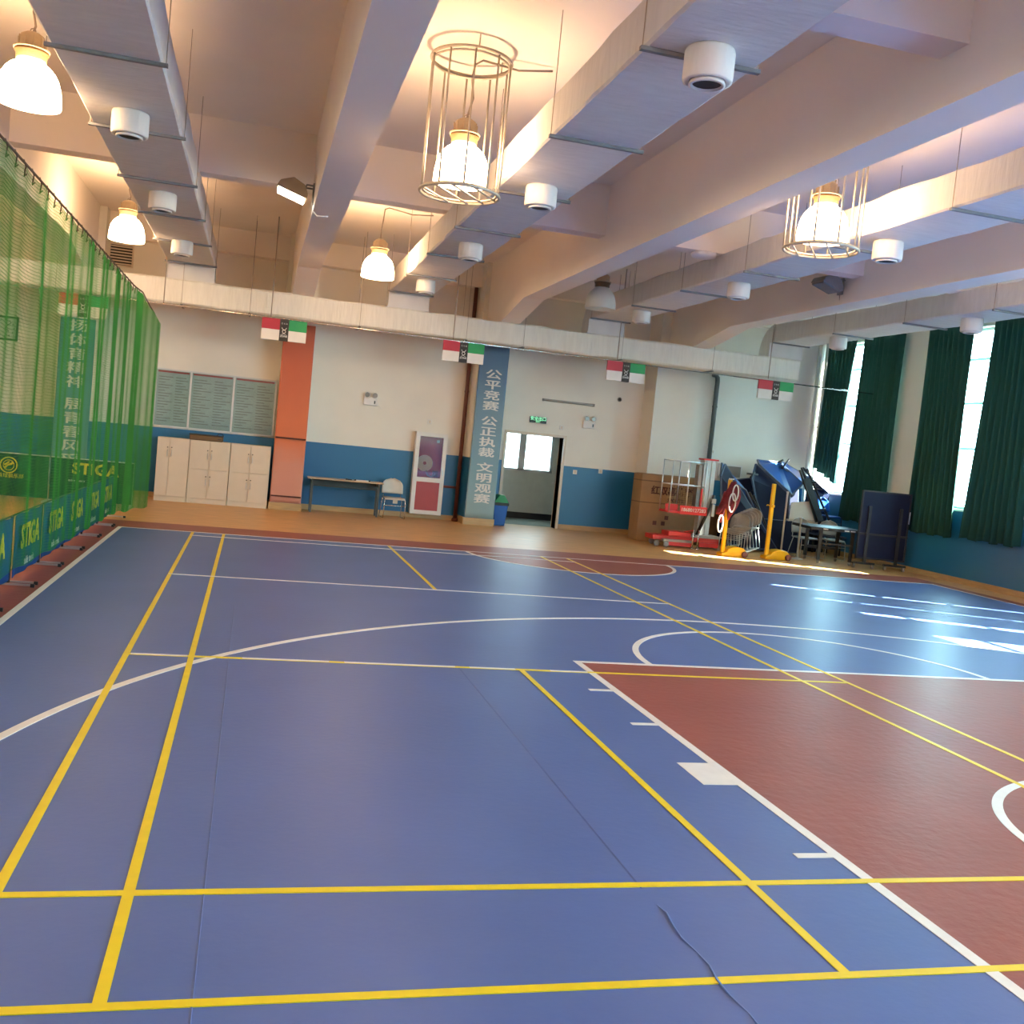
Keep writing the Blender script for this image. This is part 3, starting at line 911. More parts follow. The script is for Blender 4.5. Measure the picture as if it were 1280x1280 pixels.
def ribbon(P, closed=False):
    o = len(vs)
    for p in P:
        vs.extend([(p[0] + 1.26 - 1.2 * w, p[1] - 10 - w, p[2] - w), (p[0] + 1.26 + 1.2 * w, p[1] - 10 - w, p[2] + w), (p[0] + 1.26, p[1] - 10 + 1.4 * w, p[2])])
    for i in range(len(P) - 1):
        a, b = o + i * 3, o + i * 3 + 3
        fs.extend([(a, a + 1, b + 1, b), (a + 1, a + 2, b + 2, b + 1), (a + 2, a, b, b + 2)])
# gathered folds at the far end of the net
ss = []
s_ = 0.0
while s_ < SMAX:
    ss.append(s_)
    y = 4.3 + s_
    fold = 0.88 + 0.25 * math.sin(s_ * 2 * PI / 0.9) * math.sin(s_ * 1.3)
    s_ += cell * (fold if y < 14.9 else 0.5)
for s in ss:
    zt, zb = net_top(s), net_bot(s)
    ribbon([netpos(s, zb + (zt - zb) * j / 36) for j in range(37)])
for j in range(nz + 1):
    ribbon([netpos(s, net_bot(s) + (net_top(s) - net_bot(s)) * j / nz) for s in ss[::2]])
me = MB()
me.v, me.f = vs, fs
o = me.build('netting', 'net', net)
o['kind'] = 'stuff'
top = [netpos(s, net_top(s)) for s in [SMAX * i / 60 for i in range(61)]]
MB().tube([(-0.0, y - 10, 3.785 if y <= 15.45 else 3.785 - 0.30 * (y - 15.45)) if y < 14.6 else (netpos(y - 4.3, 3.8)[0] + 1.26, y - 10, 3.785 if y <= 15.45 else 3.785 - 0.30 * (y - 15.45)) for y in [4.3 + 0.3 * i for i in range(41)]], 0.011, 6).build('top_rope', 'rope', net, smooth=True)
for i in range(34):
    y = 4.45 + i * 0.33
    MB().tube([(0.0, y - 10, 3.805), (0.012, y - 10 + 0.03, 3.755), (0.0, y - 10 + 0.06, 3.715), (-0.012, y - 10 + 0.10, 3.685), (0, y - 10 + 0.14, 3.715)], 0.006, 5).build('tie_cord', 'rope', net, smooth=True)

# ------------------------------------------------------------------ table-tennis barriers
def barrier(y0, y1, x, label, i):
    r = thing('court_barrier', label, 'barrier', (x, (y0 + y1) / 2, 0), 'blue barriers standing along the net')
    L = (y1 - y0) / 2 - 0.02
    n = 14
    mb = MB()
    vs, fs = [], []
    for j in (0.06, 0.66):
        for k in range(n + 1):
            vs.append((0.012 * math.sin(k * 1.1 + i), -L + 2 * L * k / n, j))
    for k in range(n):
        fs.append((k, k + 1, n + 2 + k, n + 1 + k))
    o = mb.add(vs, fs).build('cloth_panel', 'barrier', r, smooth=True)
    o.modifiers.new('thick', 'SOLIDIFY').thickness = 0.006
    fr = MB().tube([(-0.02, -L, 0.02), (-0.02, -L, 0.665), (-0.02, L, 0.665), (-0.02, L, 0.02)], 0.011, 6)
    fr.build('frame', 'black', r, smooth=True)
    for s in (-1, 1):
        ft = MB().bx(-0.22, 0.22, s * (L - 0.06) - 0.011, s * (L - 0.06) + 0.011, 0.010, 0.028).build('foot', 'steel', r)
        for q in (-0.22, 0.20):
            MB().bx(q - 0.005, q + 0.03, s * (L - 0.06) - 0.015, s * (L - 0.06) + 0.015, -0.001, 0.031).build('rubber_cap', 'black', ft)
    return r
BY = [4.55, 5.98, 7.40, 8.80, 10.23, 11.66, 13.08, 14.5]
BL = ['blue barrier behind the net, nearest, at the left picture edge', 'blue barrier behind the net, second from the left picture edge', 'blue barrier behind the net, third from the left picture edge', 'blue barrier behind the net, fourth from the left picture edge',
      'blue barrier behind the net, third from the far end', 'blue barrier behind the net, second from the far end', 'blue barrier behind the net at the far end']
for i, l in enumerate(BL):
    b = barrier(BY[i], BY[i + 1], -1.345, l, i)
    L = (BY[i + 1] - BY[i])
    for s in (-0.1,) if i < 2 else (-0.02,):
        text('lettering', 'STIGA', 0.33, 'ink_yellow', b, (0.022, s * L, 0.42), '+x', bold=0.010, sx=0.95)
        text('lettering', 'table tennis', 0.11, 'ink_white', b, (0.022, s * L, 0.17), '+x', sx=0.9)
def barrier2(x0, x1, y, label, words):
    r = thing('table_tennis_barrier', label, 'barrier', ((x0 + x1) / 2, y, 0), 'dark barriers facing the court beyond the net')
    L = (x1 - x0) / 2 - 0.01
    MB().bx(-L, L, -0.006, 0.006, 0.06, 0.80).build('cloth_panel', 'barrier_dark', r)
    MB().tube([(-L, 0.02, 0.02), (-L, 0.02, 0.81), (L, 0.02, 0.81), (L, 0.02, 0.02)], 0.013, 6).build('frame', 'aluminium', r, smooth=True)
    for s in (-1, 1):
        MB().bx(s * (L - 0.04) - 0.015, s * (L - 0.04) + 0.015, -0.2, 0.2, -0.005, 0.03).build('foot', 'aluminium', r)
    if words == 'STIGA':
        text('lettering', 'STIGA', 0.27, 'ink_yellow', r, (0.05, -0.010, 0.63), bold=0.010, sx=1.05)
        text('lettering', 'table tennis', 0.06, 'ink_white', r, (-0.25, -0.010, 0.42))
    else:
        e = MB().ring((0.05, -0.010, 0.60), 0.135, 0.010, 32, 5, 'y').ring((0.05, -0.010, 0.60), 0.088, 0.006, 28, 5, 'y')
        e.tube([(-0.01, -0.010, 0.55), (0.03, -0.010, 0.60), (0.09, -0.010, 0.62), (0.12, -0.010, 0.65)], 0.02, 6)
        e.tube([(-0.02, -0.010, 0.60), (0.04, -0.010, 0.645), (0.06, -0.010, 0.66)], 0.014, 6)
        e.build('emblem', 'ink_yellow', r)
        text('lettering', '乒乓球俱乐部', 0.085, 'ink_yellow', r, (0.05, -0.010, 0.41))
barrier2(-2.62, -1.22, 16.2, 'dark barrier with yellow lettering facing the court beyond the net', 'STIGA')
barrier2(-4.05, -2.63, 16.2, 'dark barrier with a round yellow emblem beyond the net', 'emblem')
barrier2(-5.5, -4.07, 16.2, 'dark barrier beyond the net with a round emblem, furthest left and out of view', 'emblem')

# ------------------------------------------------------------------ banners on the columns
def banner(x0, x1, m, label, z0, z1, y=18.435):
    r = thing('column_banner', label, 'banner', ((x0 + x1) / 2, y, 0))
    n, k = 16, 24
    vs, fs = [], []
    hw = (x1 - x0) / 2
    for j in range(k + 1):
        for i in range(n + 1):
            u, v = i / n, j / k
            z = z0 + (z1 - z0) * v
            d = 0.012 * math.sin(u * 5 + v * 9) * math.sin(PI * u) + 0.010 * math.sin(u * 3 - v * 23)
            vs.append((-hw + 2 * hw * u, -0.012 + 0.5 * d, z))
    for j in range(k):
        for i in range(n):
            a = j * (n + 1) + i
            fs.append((a, a + 1, a + n + 2, a + n + 1))
    o = MB().add(vs, fs).build('banner_cloth', m, r, smooth=True)
    o.modifiers.new('thick', 'SOLIDIFY').thickness = -0.004
    return r
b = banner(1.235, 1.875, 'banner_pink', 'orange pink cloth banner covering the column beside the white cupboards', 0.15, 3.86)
MB().bx(-0.31, 0.31, -0.045, -0.03, 1.48, 1.515).build('printed_line', 'carton_ink', b)
MB().bx(-0.31, 0.31, -0.045, -0.03, 0.27, 0.30).build('printed_line', 'carton_ink', b)
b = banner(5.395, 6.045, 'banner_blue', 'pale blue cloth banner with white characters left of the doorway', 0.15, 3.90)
chars = '公平竞赛 公正执裁 文明观赛'
z = 3.42
for ch in chars:
    if ch == ' ':
        z -= 0.10
        continue
    text('lettering', ch, 0.215, 'ink_white', b, (0.02, -0.026, z - 0.13), fat=0.0055, sx=1.75)
    z -= 0.229
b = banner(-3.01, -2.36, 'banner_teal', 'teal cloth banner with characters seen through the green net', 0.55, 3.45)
z = 3.42
for ch in '扬体育精神 展青春风采':
    if ch == ' ':
        z -= 0.16
        continue
    text('lettering', ch, 0.25, 'ink_white', b, (0.02, -0.026, z - 0.13), fat=0.006, sx=1.5)
    z -= 0.275

# ------------------------------------------------------------------ far wall fittings
WY = YF
# notice board
nb = thing('notice_board', 'three-panel glazed notice board above the white cupboards', 'notice board', (-0.02, WY - 0.03, 1.48))
xs = [-1.235, -0.54, 0.33, 1.195]
for i in range(3):
    a, b2 = xs[i] + 0.02, xs[i + 1] + 0.02
    MB().bx(a + 0.02, b2 - 0.02, 0.0, 0.028, 0.02, 1.19).build('paper_panel', 'board_paper', nb)
    MB().bx(a + 0.04, b2 - 0.04, -0.004, 0.002, 1.13, 1.165).build('red_heading', 'ink_red', nb)
    rows = MB()
    for k in range(17):
        for c in range(2):
            w2 = (b2 - a) * (0.30 + 0.12 * math.sin(k * 2.1 + c + i))
            x0 = a + 0.06 + c * (b2 - a) * 0.48
            rows.bx(x0, min(x0 + w2, b2 - 0.05), -0.002, 0.001, 0.12 + k * 0.057, 0.135 + k * 0.057)
    o = rows.build('printed_rows', 'ink_grey', nb)
    o['kind'] = 'stuff'
    MB().bx(a + 0.02, b2 - 0.02, -0.012, -0.008, 0.02, 1.19).build('glass_sheet', 'cab_glass', nb)
f = MB()
for x in xs:
    f.bx(x + 0.0, x + 0.04, -0.02, 0.03, 0, 1.21)
f.bx(xs[0], xs[3] + 0.04, -0.02, 0.03, 0, 0.03).bx(xs[0], xs[3] + 0.04, -0.02, 0.03, 1.18, 1.21)
f.build('frame', 'aluminium', nb)
# wall vent
v = thing('wall_vent', 'slatted vent grille high on the far wall, left of the duct', 'vent', (-2.08, WY, 4.66))
MB().bx(-0.22, 0.22, -0.012, -0.002, 0.0, 0.42).build('backing', 'dark', v)
for k in range(7):
    MB().slab([(-0.21, -0.03, 0.02 + k * 0.058), (0.21, -0.03, 0.02 + k * 0.058), (0.21, -0.012, 0.048 + k * 0.058), (-0.21, -0.012, 0.048 + k * 0.058)], 0.004).build('slat', 'cream', v)
MB().bx(-0.24, -0.21, -0.035, 0, -0.01, 0.43).bx(0.21, 0.24, -0.035, 0, -0.01, 0.43).bx(-0.24, 0.24, -0.035, 0, -0.02, 0.01).bx(-0.24, 0.24, -0.035, 0, 0.41, 0.44).build('frame', 'cream', v)
# clock
c = thing('wall_clock', 'square wall clock with dark frame seen through the net', 'clock', (-4.14, WY, 3.14))
MB().bx(-0.24, 0.24, -0.04, 0, -0.24, 0.24).build('clock_case', 'black', c, bevel=0.01)
MB().bx(-0.20, 0.20, -0.044, -0.038, -0.20, 0.20).build('dial', 'paper_white', c)
for nme, an, ln in (('hour_hand', 2.2, 0.10), ('minute_hand', 0.75, 0.16)):
    MB().tube([(0, -0.05, 0), (ln * math.sin(an), -0.05, ln * math.cos(an))], 0.007, 5).build(nme, 'black', c)
mk = MB()
for k in range(12):
    a = k * PI / 6
    mk.bx(0.165 * math.sin(a) - 0.01, 0.165 * math.sin(a) + 0.01, -0.047, -0.043, 0.165 * math.cos(a) - 0.012, 0.165 * math.cos(a) + 0.012)
mk.build('hour_marks', 'black', c)
# emergency twin-head lights
def emergency(x, z, label):
    r = thing('emergency_light', label, 'lamp', (x, WY, z), 'twin-head emergency lights on the far wall')
    MB().rbx(-0.15, 0.15, -0.07, 0, -0.13, 0.05, 0.012).build('battery_box', 'white_plastic', r)
    for s in (-1, 1):
        h = MB().lathe([(0.03, 0.0), (0.062, -0.03), (0.068, -0.07), (0.06, -0.085)], (s * 0.085, -0.02, 0.095), 20, 'y').build('lamp_head', 'white_plastic', r, smooth=True)
        MB().lathe([(0.052, -0.086), (0.045, -0.092)], (s * 0.085, -0.02, 0.095), 18, 'y').build('lens', 'flood_off', h, smooth=True)
        MB().bx(s * 0.085 - 0.012, s * 0.085 + 0.012, -0.04, -0.02, 0.03, 0.09).build('neck', 'grey_metal', r)
    MB().bx(0.075, 0.105, -0.074, -0.068, -0.09, -0.02).build('switch_plate', 'black', r)
    MB().tube([(0.12, -0.04, -0.08), (0.2, -0.01, -0.12), (0.27, -0.01, -0.18)], 0.005, 5).build('cord', 'white_plastic', r)
emergency(3.21, 2.50, 'twin-head emergency light on the wall above the long table')
emergency(8.26, 2.50, 'twin-head emergency light on the wall right of the exit sign')
for x, z, l in ((4.56, 2.15, 'small square switch plate above the fire hose cabinet'), (8.05, 1.34, 'white socket plate on the blue wall right of the doorway'), (8.67, 1.41, 'white socket plate on the blue dado edge, further right of the doorway'), (11.45, 2.13, 'small square plate on the wall above the piled tables'), (7.62, 2.33, 'small cream plate on the wall between the exit sign and the emergency light')):
    p = thing('wall_plate', l, 'socket', (x, WY, z))
    MB().rbx(-0.05, 0.05, -0.014, 0, -0.05, 0.05, 0.005).build('plate', 'white_plastic', p)
    MB().bx(-0.02, 0.02, -0.018, -0.012, -0.03, 0.03).build('rocker', 'cream', p)
e = thing('exit_sign', 'small lit green exit sign above the doorway', 'sign', (7.04, WY, 2.445))
MB().rbx(-0.20, 0.20, -0.035, 0, -0.07, 0.07, 0.006).build('sign_case', 'black', e)
text('lettering', '安全出口', 0.095, 'exit_green', e, (0.0, -0.037, 0.022), bold=0.002)
text('lettering', 'EXIT', 0.055, 'exit_green', e, (0.0, -0.037, -0.042), bold=0.001)
tl = thing('tube_light', 'unlit grey tube light on the wall above the exit sign', 'lamp', (7.72, WY, 2.915))
MB().bx(-0.62, 0.62, -0.03, 0, -0.01, 0.03).build('batten', 'tube_grey', tl)
MB().lathe([(0.016, -0.60), (0.016, 0.60)], (0, -0.045, -0.01), 12, 'x').build('tube', 'tube_grey', tl, smooth=True)
for s in (-1, 1):
    MB().bx(s * 0.61 - 0.015, s * 0.61 + 0.015, -0.065, 0, -0.03, 0.03).build('end_holder', 'grey_metal', tl)
h = thing('wall_sleeve', 'small dark round pipe sleeve high on the wall right of the doorway', 'pipe sleeve', (8.95, WY, 3.115))
MB().lathe([(0.05, 0), (0.055, -0.02), (0.04, -0.025)], n=18, axis='y').build('flange', 'grey_metal', h, smooth=True)
MB().lathe([(0.036, -0.022), (0.036, -0.027)], n=16, axis='y').build('hole', 'dark', h)
# fire hose cabinet
fc = thing('fire_hose_cabinet', 'white framed red fire hose cabinet right of the long table', 'cabinet', (4.61, WY, 0.10))
MB().bx(-0.35, 0.35, -0.20, 0, 0, 0.02).bx(-0.35, 0.35, -0.20, 0, 1.79, 1.81).bx(-0.35, -0.33, -0.2, 0, 0, 1.81).bx(0.33, 0.35, -0.2, 0, 0, 1.81).bx(-0.35, 0.35, -0.02, 0, 0, 1.81).build('carcass', 'white_plastic', fc)
MB().bx(-0.33, 0.33, -0.07, -0.03, 0.02, 1.79).build('red_lining', 'fire_red', fc)
dr = MB().bx(-0.35, -0.26, -0.225, -0.2, 0, 1.81).bx(0.26, 0.35, -0.225, -0.2, 0, 1.81).bx(-0.26, 0.26, -0.225, -0.2, 0, 0.09).bx(-0.26, 0.26, -0.225, -0.2, 0.72, 0.82).bx(-0.26, 0.26, -0.225, -0.2, 1.72, 1.81).build('door', 'white_plastic', fc)
MB().bx(-0.26, 0.26, -0.215, -0.21, 0.09, 0.72).build('lower_red_panel', 'fire_red', dr)
MB().bx(-0.26, 0.26, -0.215, -0.21, 0.82, 1.72).build('glass_pane', 'cab_glass', dr)
MB().bx(0.285, 0.31, -0.245, -0.222, 0.88, 1.0).build('handle', 'steel', dr)
hz = MB()
for q in range(6):
    hz.ring((-0.10, -0.13, 1.13), 0.05 + q * 0.024, 0.012, 28, 6, 'y')
hz.build('hose_reel', 'band', fc, smooth=True)
MB().tube([(-0.06, -0.13, 0.98), (0.0, -0.13, 0.86), (0.08, -0.12, 0.84), (0.16, -0.12, 0.9)], 0.018, 6).build('hose_nozzle', 'grey_metal', fc, smooth=True)
MB().bx(0.10, 0.22, -0.12, -0.07, 0.84, 0.98).build('hydrant_valve', 'pipe_brown', fc)
MB().bx(0.12, 0.18, -0.209, -0.205, 1.60, 1.66).build('paper_tag', 'paper_white', fc)
# pipes
p = thing('riser_pipe', 'dark red brown riser pipe left of the pale blue banner', 'pipe', (5.30, WY - 0.15, 0))
MB().lathe([(0.045, -0.006), (0.045, 5.19)], n=14).build('pipe_run', 'pipe_brown', p, smooth=True)
MB().lathe([(0.075, -0.006), (0.075, 0.05), (0.05, 0.07)], n=14).build('floor_collar', 'pipe_brown', p, smooth=True)
MB().tube([(0, 0, 0.75), (-0.33, 0.02, 0.75)], 0.028, 10).build('branch_pipe', 'pipe_brown', p, smooth=True)
for z in (1.2, 2.9):
    MB().lathe([(0.052, -0.02), (0.052, 0.02)], (0, 0, z), 14).bx(-0.012, 0.012, 0.04, 0.15, z - 0.015, z + 0.015).build('pipe_clip', 'pipe_brown', p)
p = thing('drain_pipe', 'dark grey drain pipe with a bend on the wall behind the lift', 'pipe', (11.33, WY - 0.09, 0))
MB().tube([(0, 0, -0.006), (0, 0, 3.80), (-0.01, 0, 3.88), (-0.05, 0, 3.93), (-0.14, 0, 3.945)], 0.055, 12).build('pipe_run', 'pipe_grey', p, smooth=True)
for z in (1.9, 3.2):
    MB().lathe([(0.064, -0.02), (0.064, 0.02)], (0, 0, z), 14).build('pipe_clip', 'pipe_grey', p, smooth=True)
for dx, m, r_, l in ((13.96, 'pipe_white', 0.045, 'white drain pipe in the far right corner, left of the two'), (14.16, 'pipe_white', 0.045, 'white drain pipe in the far right corner, beside the curtain')):
    p = thing('corner_pipe', l, 'pipe', (dx, WY - 0.07, 0))
    MB().lathe([(r_, -0.006), (r_, ZC - 0.5)], n=12).build('pipe_run', m, p, smooth=True)
    MB().lathe([(r_ + 0.008, -0.03), (r_ + 0.008, 0.03)], (0, 0, 3.0), 12).build('pipe_clip', m, p, smooth=True)
w = thing('framed_picture', 'small dark framed panel on the wall behind the piled tables', 'picture', (11.95, WY, 1.70))
MB().bx(-0.29, 0.29, -0.03, 0, -0.15, 0.15).build('picture_sheet', 'grey_metal', w)
MB().bx(-0.31, 0.31, -0.04, 0, 0.13, 0.17).bx(-0.31, 0.31, -0.04, 0, -0.17, -0.13).bx(-0.31, -0.27, -0.04, 0, -0.17, 0.17).bx(0.27, 0.31, -0.04, 0, -0.17, 0.17).build('frame', 'white_plastic', w)

# ------------------------------------------------------------------ white cupboards
def cupboard(x0, x1, xm, split, label):
    r = thing('cupboard', label, 'cupboard', (x0, 18.42, -0.006), 'white cupboards along the far wall')
    W_, H = x1 - x0 - 0.004, 1.29
    MB().bx(0, W_, 0.02, 0.50, 0.0, 0.10).build('plinth', 'cream', r)
    MB().bx(0, W_, 0.012, 0.50, 0.10, H).build('body', 'cream', r)
    m = xm - x0
    for (a, b, s) in ((0, m, 1), (m, W_, -1)):
        if b - a < 0.05:
            continue
        for z0, z1 in (((0.11, 0.70), (0.71, H - 0.005)) if split else ((0.11, H - 0.005),)):
            d = MB().bx(a + 0.004, b - 0.004, -0.008, 0.012, z0, z1).build('door', 'cream', r, bevel=0.003)
            hx = b - 0.04 if s == 1 else a + 0.04
            hz_ = z1 - 0.20 if z0 < 0.5 and split else z1 - 0.25
            MB().tube([(hx, -0.008, hz_), (hx, -0.03, hz_), (hx, -0.03, hz_ - 0.12), (hx, -0.008, hz_ - 0.12)], 0.007, 6).build('handle', 'steel', d)
            MB().lathe([(0.012, -0.008), (0.012, -0.014)], (hx, 0, hz_ + 0.06), 10, 'y').build('lock', 'black', d)
    return r
cupboard(-1.05, -0.425, -0.81, False, 'white cupboard with tall doors, leftmost of the three, by the net')
cupboard(-0.42, 0.375, -0.03, True, 'white cupboard with upper and lower doors, middle of the three')
cupboard(0.38, 1.185, 0.78, True, 'white cupboard with upper and lower doors, beside the pink banner column')
bc = thing('brown_case', 'flat brown case lying on top of the middle cupboards', 'case', (-0.12, 18.62, 1.284))
MB().rbx(-0.33, 0.33, -0.16, 0.16, 0, 0.11, 0.015).build('case_body', 'brown_box', bc)
MB().bx(-0.34, 0.34, -0.17, 0.17, 0.108, 0.125).build('lid', 'black', bc)
MB().tube([(0.22, -0.17, 0.05), (0.22, -0.2, 0.05), (0.30, -0.2, 0.05), (0.30, -0.17, 0.05)], 0.006, 5).build('handle', 'black', bc)
MB().tube([(0.20, 0, 0.12), (0.24, 0, 0.17), (0.30, 0, 0.17), (0.33, 0, 0.12)], 0.008, 5).build('strap', 'black', bc)

# ------------------------------------------------------------------ long table, chair, markers
tb = thing('folding_table', 'long tan-topped table with dark legs against the blue wall', 'table', (2.78, 18.62, -0.006))
MB().bx(-0.80, 0.80, -0.20, 0.22, 0.71, 0.74).build('tabletop', 'tan', tb, bevel=0.004)
for sx in (-1, 1):
    for sy in (-0.16, 0.18):
        MB().bx(sx * 0.70 - 0.02, sx * 0.70 + 0.02, sy - 0.02, sy + 0.02, 0, 0.71).build('leg', 'pipe_grey', tb)
    MB().bx(sx * 0.70 - 0.015, sx * 0.70 + 0.015, -0.16, 0.18, 0.64, 0.70).build('side_rail', 'grey_metal', tb)
MB().bx(-0.68, 0.68, -0.02, 0.16, 0.555, 0.57).build('shelf', 'pipe_grey', tb)
MB().bx(-0.68, 0.68, 0.17, 0.19, 0.56, 0.70).build('back_rail', 'pipe_grey', tb)
mk = thing('marker_tray', 'white and black eraser lying on the long table', 'eraser', (3.12, 18.52, 0.734))
MB().rbx(-0.14, 0.14, -0.03, 0.03, 0, 0.022, 0.006).build('body', 'white_plastic', mk)
for s in (-1, 1):
    MB().rbx(s * 0.15 - 0.02, s * 0.15 + 0.02, -0.032, 0.032, 0, 0.03, 0.006).build('end_cap', 'black', mk)
mk = thing('black_marker', 'small black item on the long table left of the eraser', 'marker', (2.86, 18.52, 0.734))
MB().lathe([(0.012, -0.05), (0.012, 0.03), (0.006, 0.045)], (0, 0, 0.012), 10, 'x').build('barrel', 'black', mk, smooth=True)
MB().lathe([(0.014, -0.09), (0.014, -0.05)], (0, 0, 0.014), 10, 'x').build('cap', 'black', mk, smooth=True)

def shell_back(w, z0, z1, y, lean, n=12, arch=0.5, th=0.02):
    """rounded backrest outline as a curved plate"""
    vs, fs = [], []
    K = 8
    for j in range(K + 1):
        v = j / K
        hw = w / 2 * (1 if v < 1 - arch else math.sqrt(max(0.02, 1 - ((v - (1 - arch)) / arch) ** 2)))
        for i in range(n + 1):
            u = -1 + 2 * i / n
            vs.append((hw * u, y + lean * v - 0.05 * (1 - u * u) * -1 - 0.05, z0 + (z1 - z0) * v))
    for j in range(K):
        for i in range(n):
            a = j * (n + 1) + i
            fs.append((a, a + 1, a + n + 2, a + n + 1))
    return vs, fs
def chair(loc, label, mname, rz=0.0, group=None, tube='chrome', tagp=False):
    """front of the chair looks to -y"""
    r = thing('shell_chair', label, 'chair', loc, group, rz)
    vs, fs = shell_back(0.46, 0.52, 0.84, 0.20, 0.06)
    o = MB().add(vs, fs).build('backrest', mname, r, smooth=True)
    o.modifiers.new('thick', 'SOLIDIFY').thickness = 0.014
    st = []
    n = 8
    for j in range(n + 1):
        for i in range(n + 1):
            u, v = -1 + 2 * i / n, j / n
            k = 1 - 0.10 * v
            st.append((0.22 * u * k, -0.22 + 0.42 * v, 0.445 - 0.02 * (1 - u * u) * math.sin(PI * v) - (0.03 if j == 0 else 0)))
    o = MB().add(st, [(j * (n + 1) + i, j * (n + 1) + i + 1, (j + 1) * (n + 1) + i + 1, (j + 1) * (n + 1) + i) for j in range(n) for i in range(n)]).build('seat', mname, r, smooth=True)
    o.modifiers.new('thick', 'SOLIDIFY').thickness = 0.014
    for s in (-1, 1):
        MB().tube([(s * 0.17, 0.21, 0.56), (s * 0.20, 0.16, 0.43), (s * 0.215, -0.20, 0.42), (s * 0.225, -0.22, 0.38), (s * 0.235, -0.24, 0.02), (s * 0.235, -0.21, 0.008), (s * 0.235, 0.20, 0.008), (s * 0.235, 0.23, 0.02), (s * 0.215, 0.10, 0.42)], 0.009, 7).build('leg', tube, r, smooth=True)
    MB().tube([(-0.23, -0.23, 0.28), (0.23, -0.23, 0.28)], 0.008, 6).build('crossbar', tube, r, smooth=True)
    if tagp:
        MB().bx(-0.05, 0.05, -0.25, -0.235, 0.33, 0.42).build('paper_tag', 'paper_white', r)
    return r
chair((3.83, 18.62, -0.006), 'pale shell chair with thin metal legs at the right end of the long table', 'chair_white', 0.06, tagp=True)

# ------------------------------------------------------------------ bin
bn = thing('waste_bin', 'blue waste bin with green lid between the banner and the doorway', 'bin', (6.26, 18.86, -0.006), None, 0.05)
MB().add([(-0.13, -0.12, 0), (0.13, -0.12, 0), (0.13, 0.12, 0), (-0.13, 0.12, 0), (-0.165, -0.16, 0.46), (0.165, -0.16, 0.46), (0.165, 0.16, 0.46), (-0.165, 0.16, 0.46)],
         [(0, 3, 2, 1), (4, 5, 6, 7), (0, 1, 5, 4), (1, 2, 6, 5), (2, 3, 7, 6), (3, 0, 4, 7)]).build('bin_body', 'bin_blue', bn, bevel=0.02)
MB().bx(-0.178, 0.178, -0.173, 0.173, 0.455, 0.52).build('bin_rim', 'black', bn, bevel=0.01)
MB().prism([(-0.175, 0.52), (0.175, 0.52), (0.06, 0.69), (-0.06, 0.69)], -0.165, 0.165, 'y').build('lid', 'bin_green', bn, bevel=0.012)
MB().prism([(-0.08, 0.54), (0.08, 0.54), (0.05, 0.66), (-0.05, 0.66)], -0.172, -0.163, 'y').build('lid_flap', 'bin_green', bn)

# ------------------------------------------------------------------ carton
ct = thing('cardboard_carton', 'big brown cardboard carton behind the red lift', 'carton', (9.86, 17.93, -0.006))
MB().bx(-0.72, 0.86, -0.24, 0.28, 0, 1.475).build('carton_body', 'carton', ct, bevel=0.012)
MB().slab([(-0.72, -0.24, 1.475), (0.86, -0.24, 1.475), (0.86, 0.02, 1.49), (-0.72, 0.02, 1.49)], 0.006).build('top_flap', 'carton', ct)
MB().slab([(-0.72, 0.28, 1.475), (-0.72, 0.03, 1.492), (0.86, 0.03, 1.492), (0.86, 0.28, 1.475)], 0.006).build('top_flap', 'carton', ct)
text('lettering', '红双喜体育', 0.20, 'carton_ink', ct, (0.02, -0.243, 1.13), bold=0.006)
text('lettering', 'SPORTS', 0.11, 'carton_ink', ct, (0.12, -0.243, 0.94), bold=0.003)
for px, pz in ((-0.32, 0.42), (-0.12, 0.42), (-0.05, 0.55)):
    MB().bx(px - 0.045, px + 0.045, -0.243, -0.239, pz - 0.045, pz + 0.045).build('printed_mark', 'carton_ink', ct)
text('lettering', '小心轻放', 0.12, 'carton_ink', ct, (0.25, -0.243, 0.20), bold=0.002)
for z in (0.86, 1.34):
    MB().bx(-0.725, 0.865, -0.245, 0.285, z - 0.012, z + 0.012).build('packing_strap', 'brown_box', ct)

# ------------------------------------------------------------------ aerial lift
lf = thing('aerial_lift', 'red one-man aerial lift with aluminium mast and wire cage', 'lift', (9.95, 16.75, -0.006))
MB().bx(-0.82, 0.72, -0.02, 0.42, 0.14, 0.24).build('chassis', 'red_paint', lf, bevel=0.012)
MB().bx(-0.62, 0.05, -0.14, 0.34, 0.12, 0.17).build('step_plate', 'grey_metal', lf)
MB().bx(-0.50, 0.02, -0.10, 0.30, 0.24, 0.34).build('battery_box', 'red_paint', lf, bevel=0.01)
MB().bx(-0.50, 0.02, -0.16, -0.12, 0.04, 0.12).build('front_skirt', 'red_paint', lf)
MB().bx(0.25, 0.72, -0.06, -0.02, 0.05, 0.14).build('rear_skirt', 'red_paint', lf)
MB().bx(-0.06, 0.70, -0.06, 0.36, 0.24, 0.30).build('mast_plinth', 'grey_metal', lf)
for k in range(5):
    x0 = 0.24 + k * 0.056
    MB().bx(x0, x0 + 0.048, 0.10 - 0.014 * (k % 2), 0.30, 0.30, 1.91).build('mast_profile', 'mast', lf)
MB().bx(0.20, 0.56, 0.08, 0.33, 1.91, 1.945).build('mast_cap', 'red_paint', lf)
MB().bx(0.14, 0.22, 0.12, 0.30, 0.9, 1.80).build('mast_carriage', 'grey_metal', lf)
MB().tube([(0.19, 0.02, 0.28), (0.46, 0.02, 0.95), (0.50, 0.02, 1.18)], 0.035, 8).build('tilt_strut', 'black', lf, smooth=True)
MB().bx(0.45, 0.55, -0.02, 0.08, 1.0, 1.10).bx(0.47, 0.53, -0.03, 0.04, 0.72, 0.98).build('winch', 'paper_white', lf)
cg = thing('work_cage', None, None)
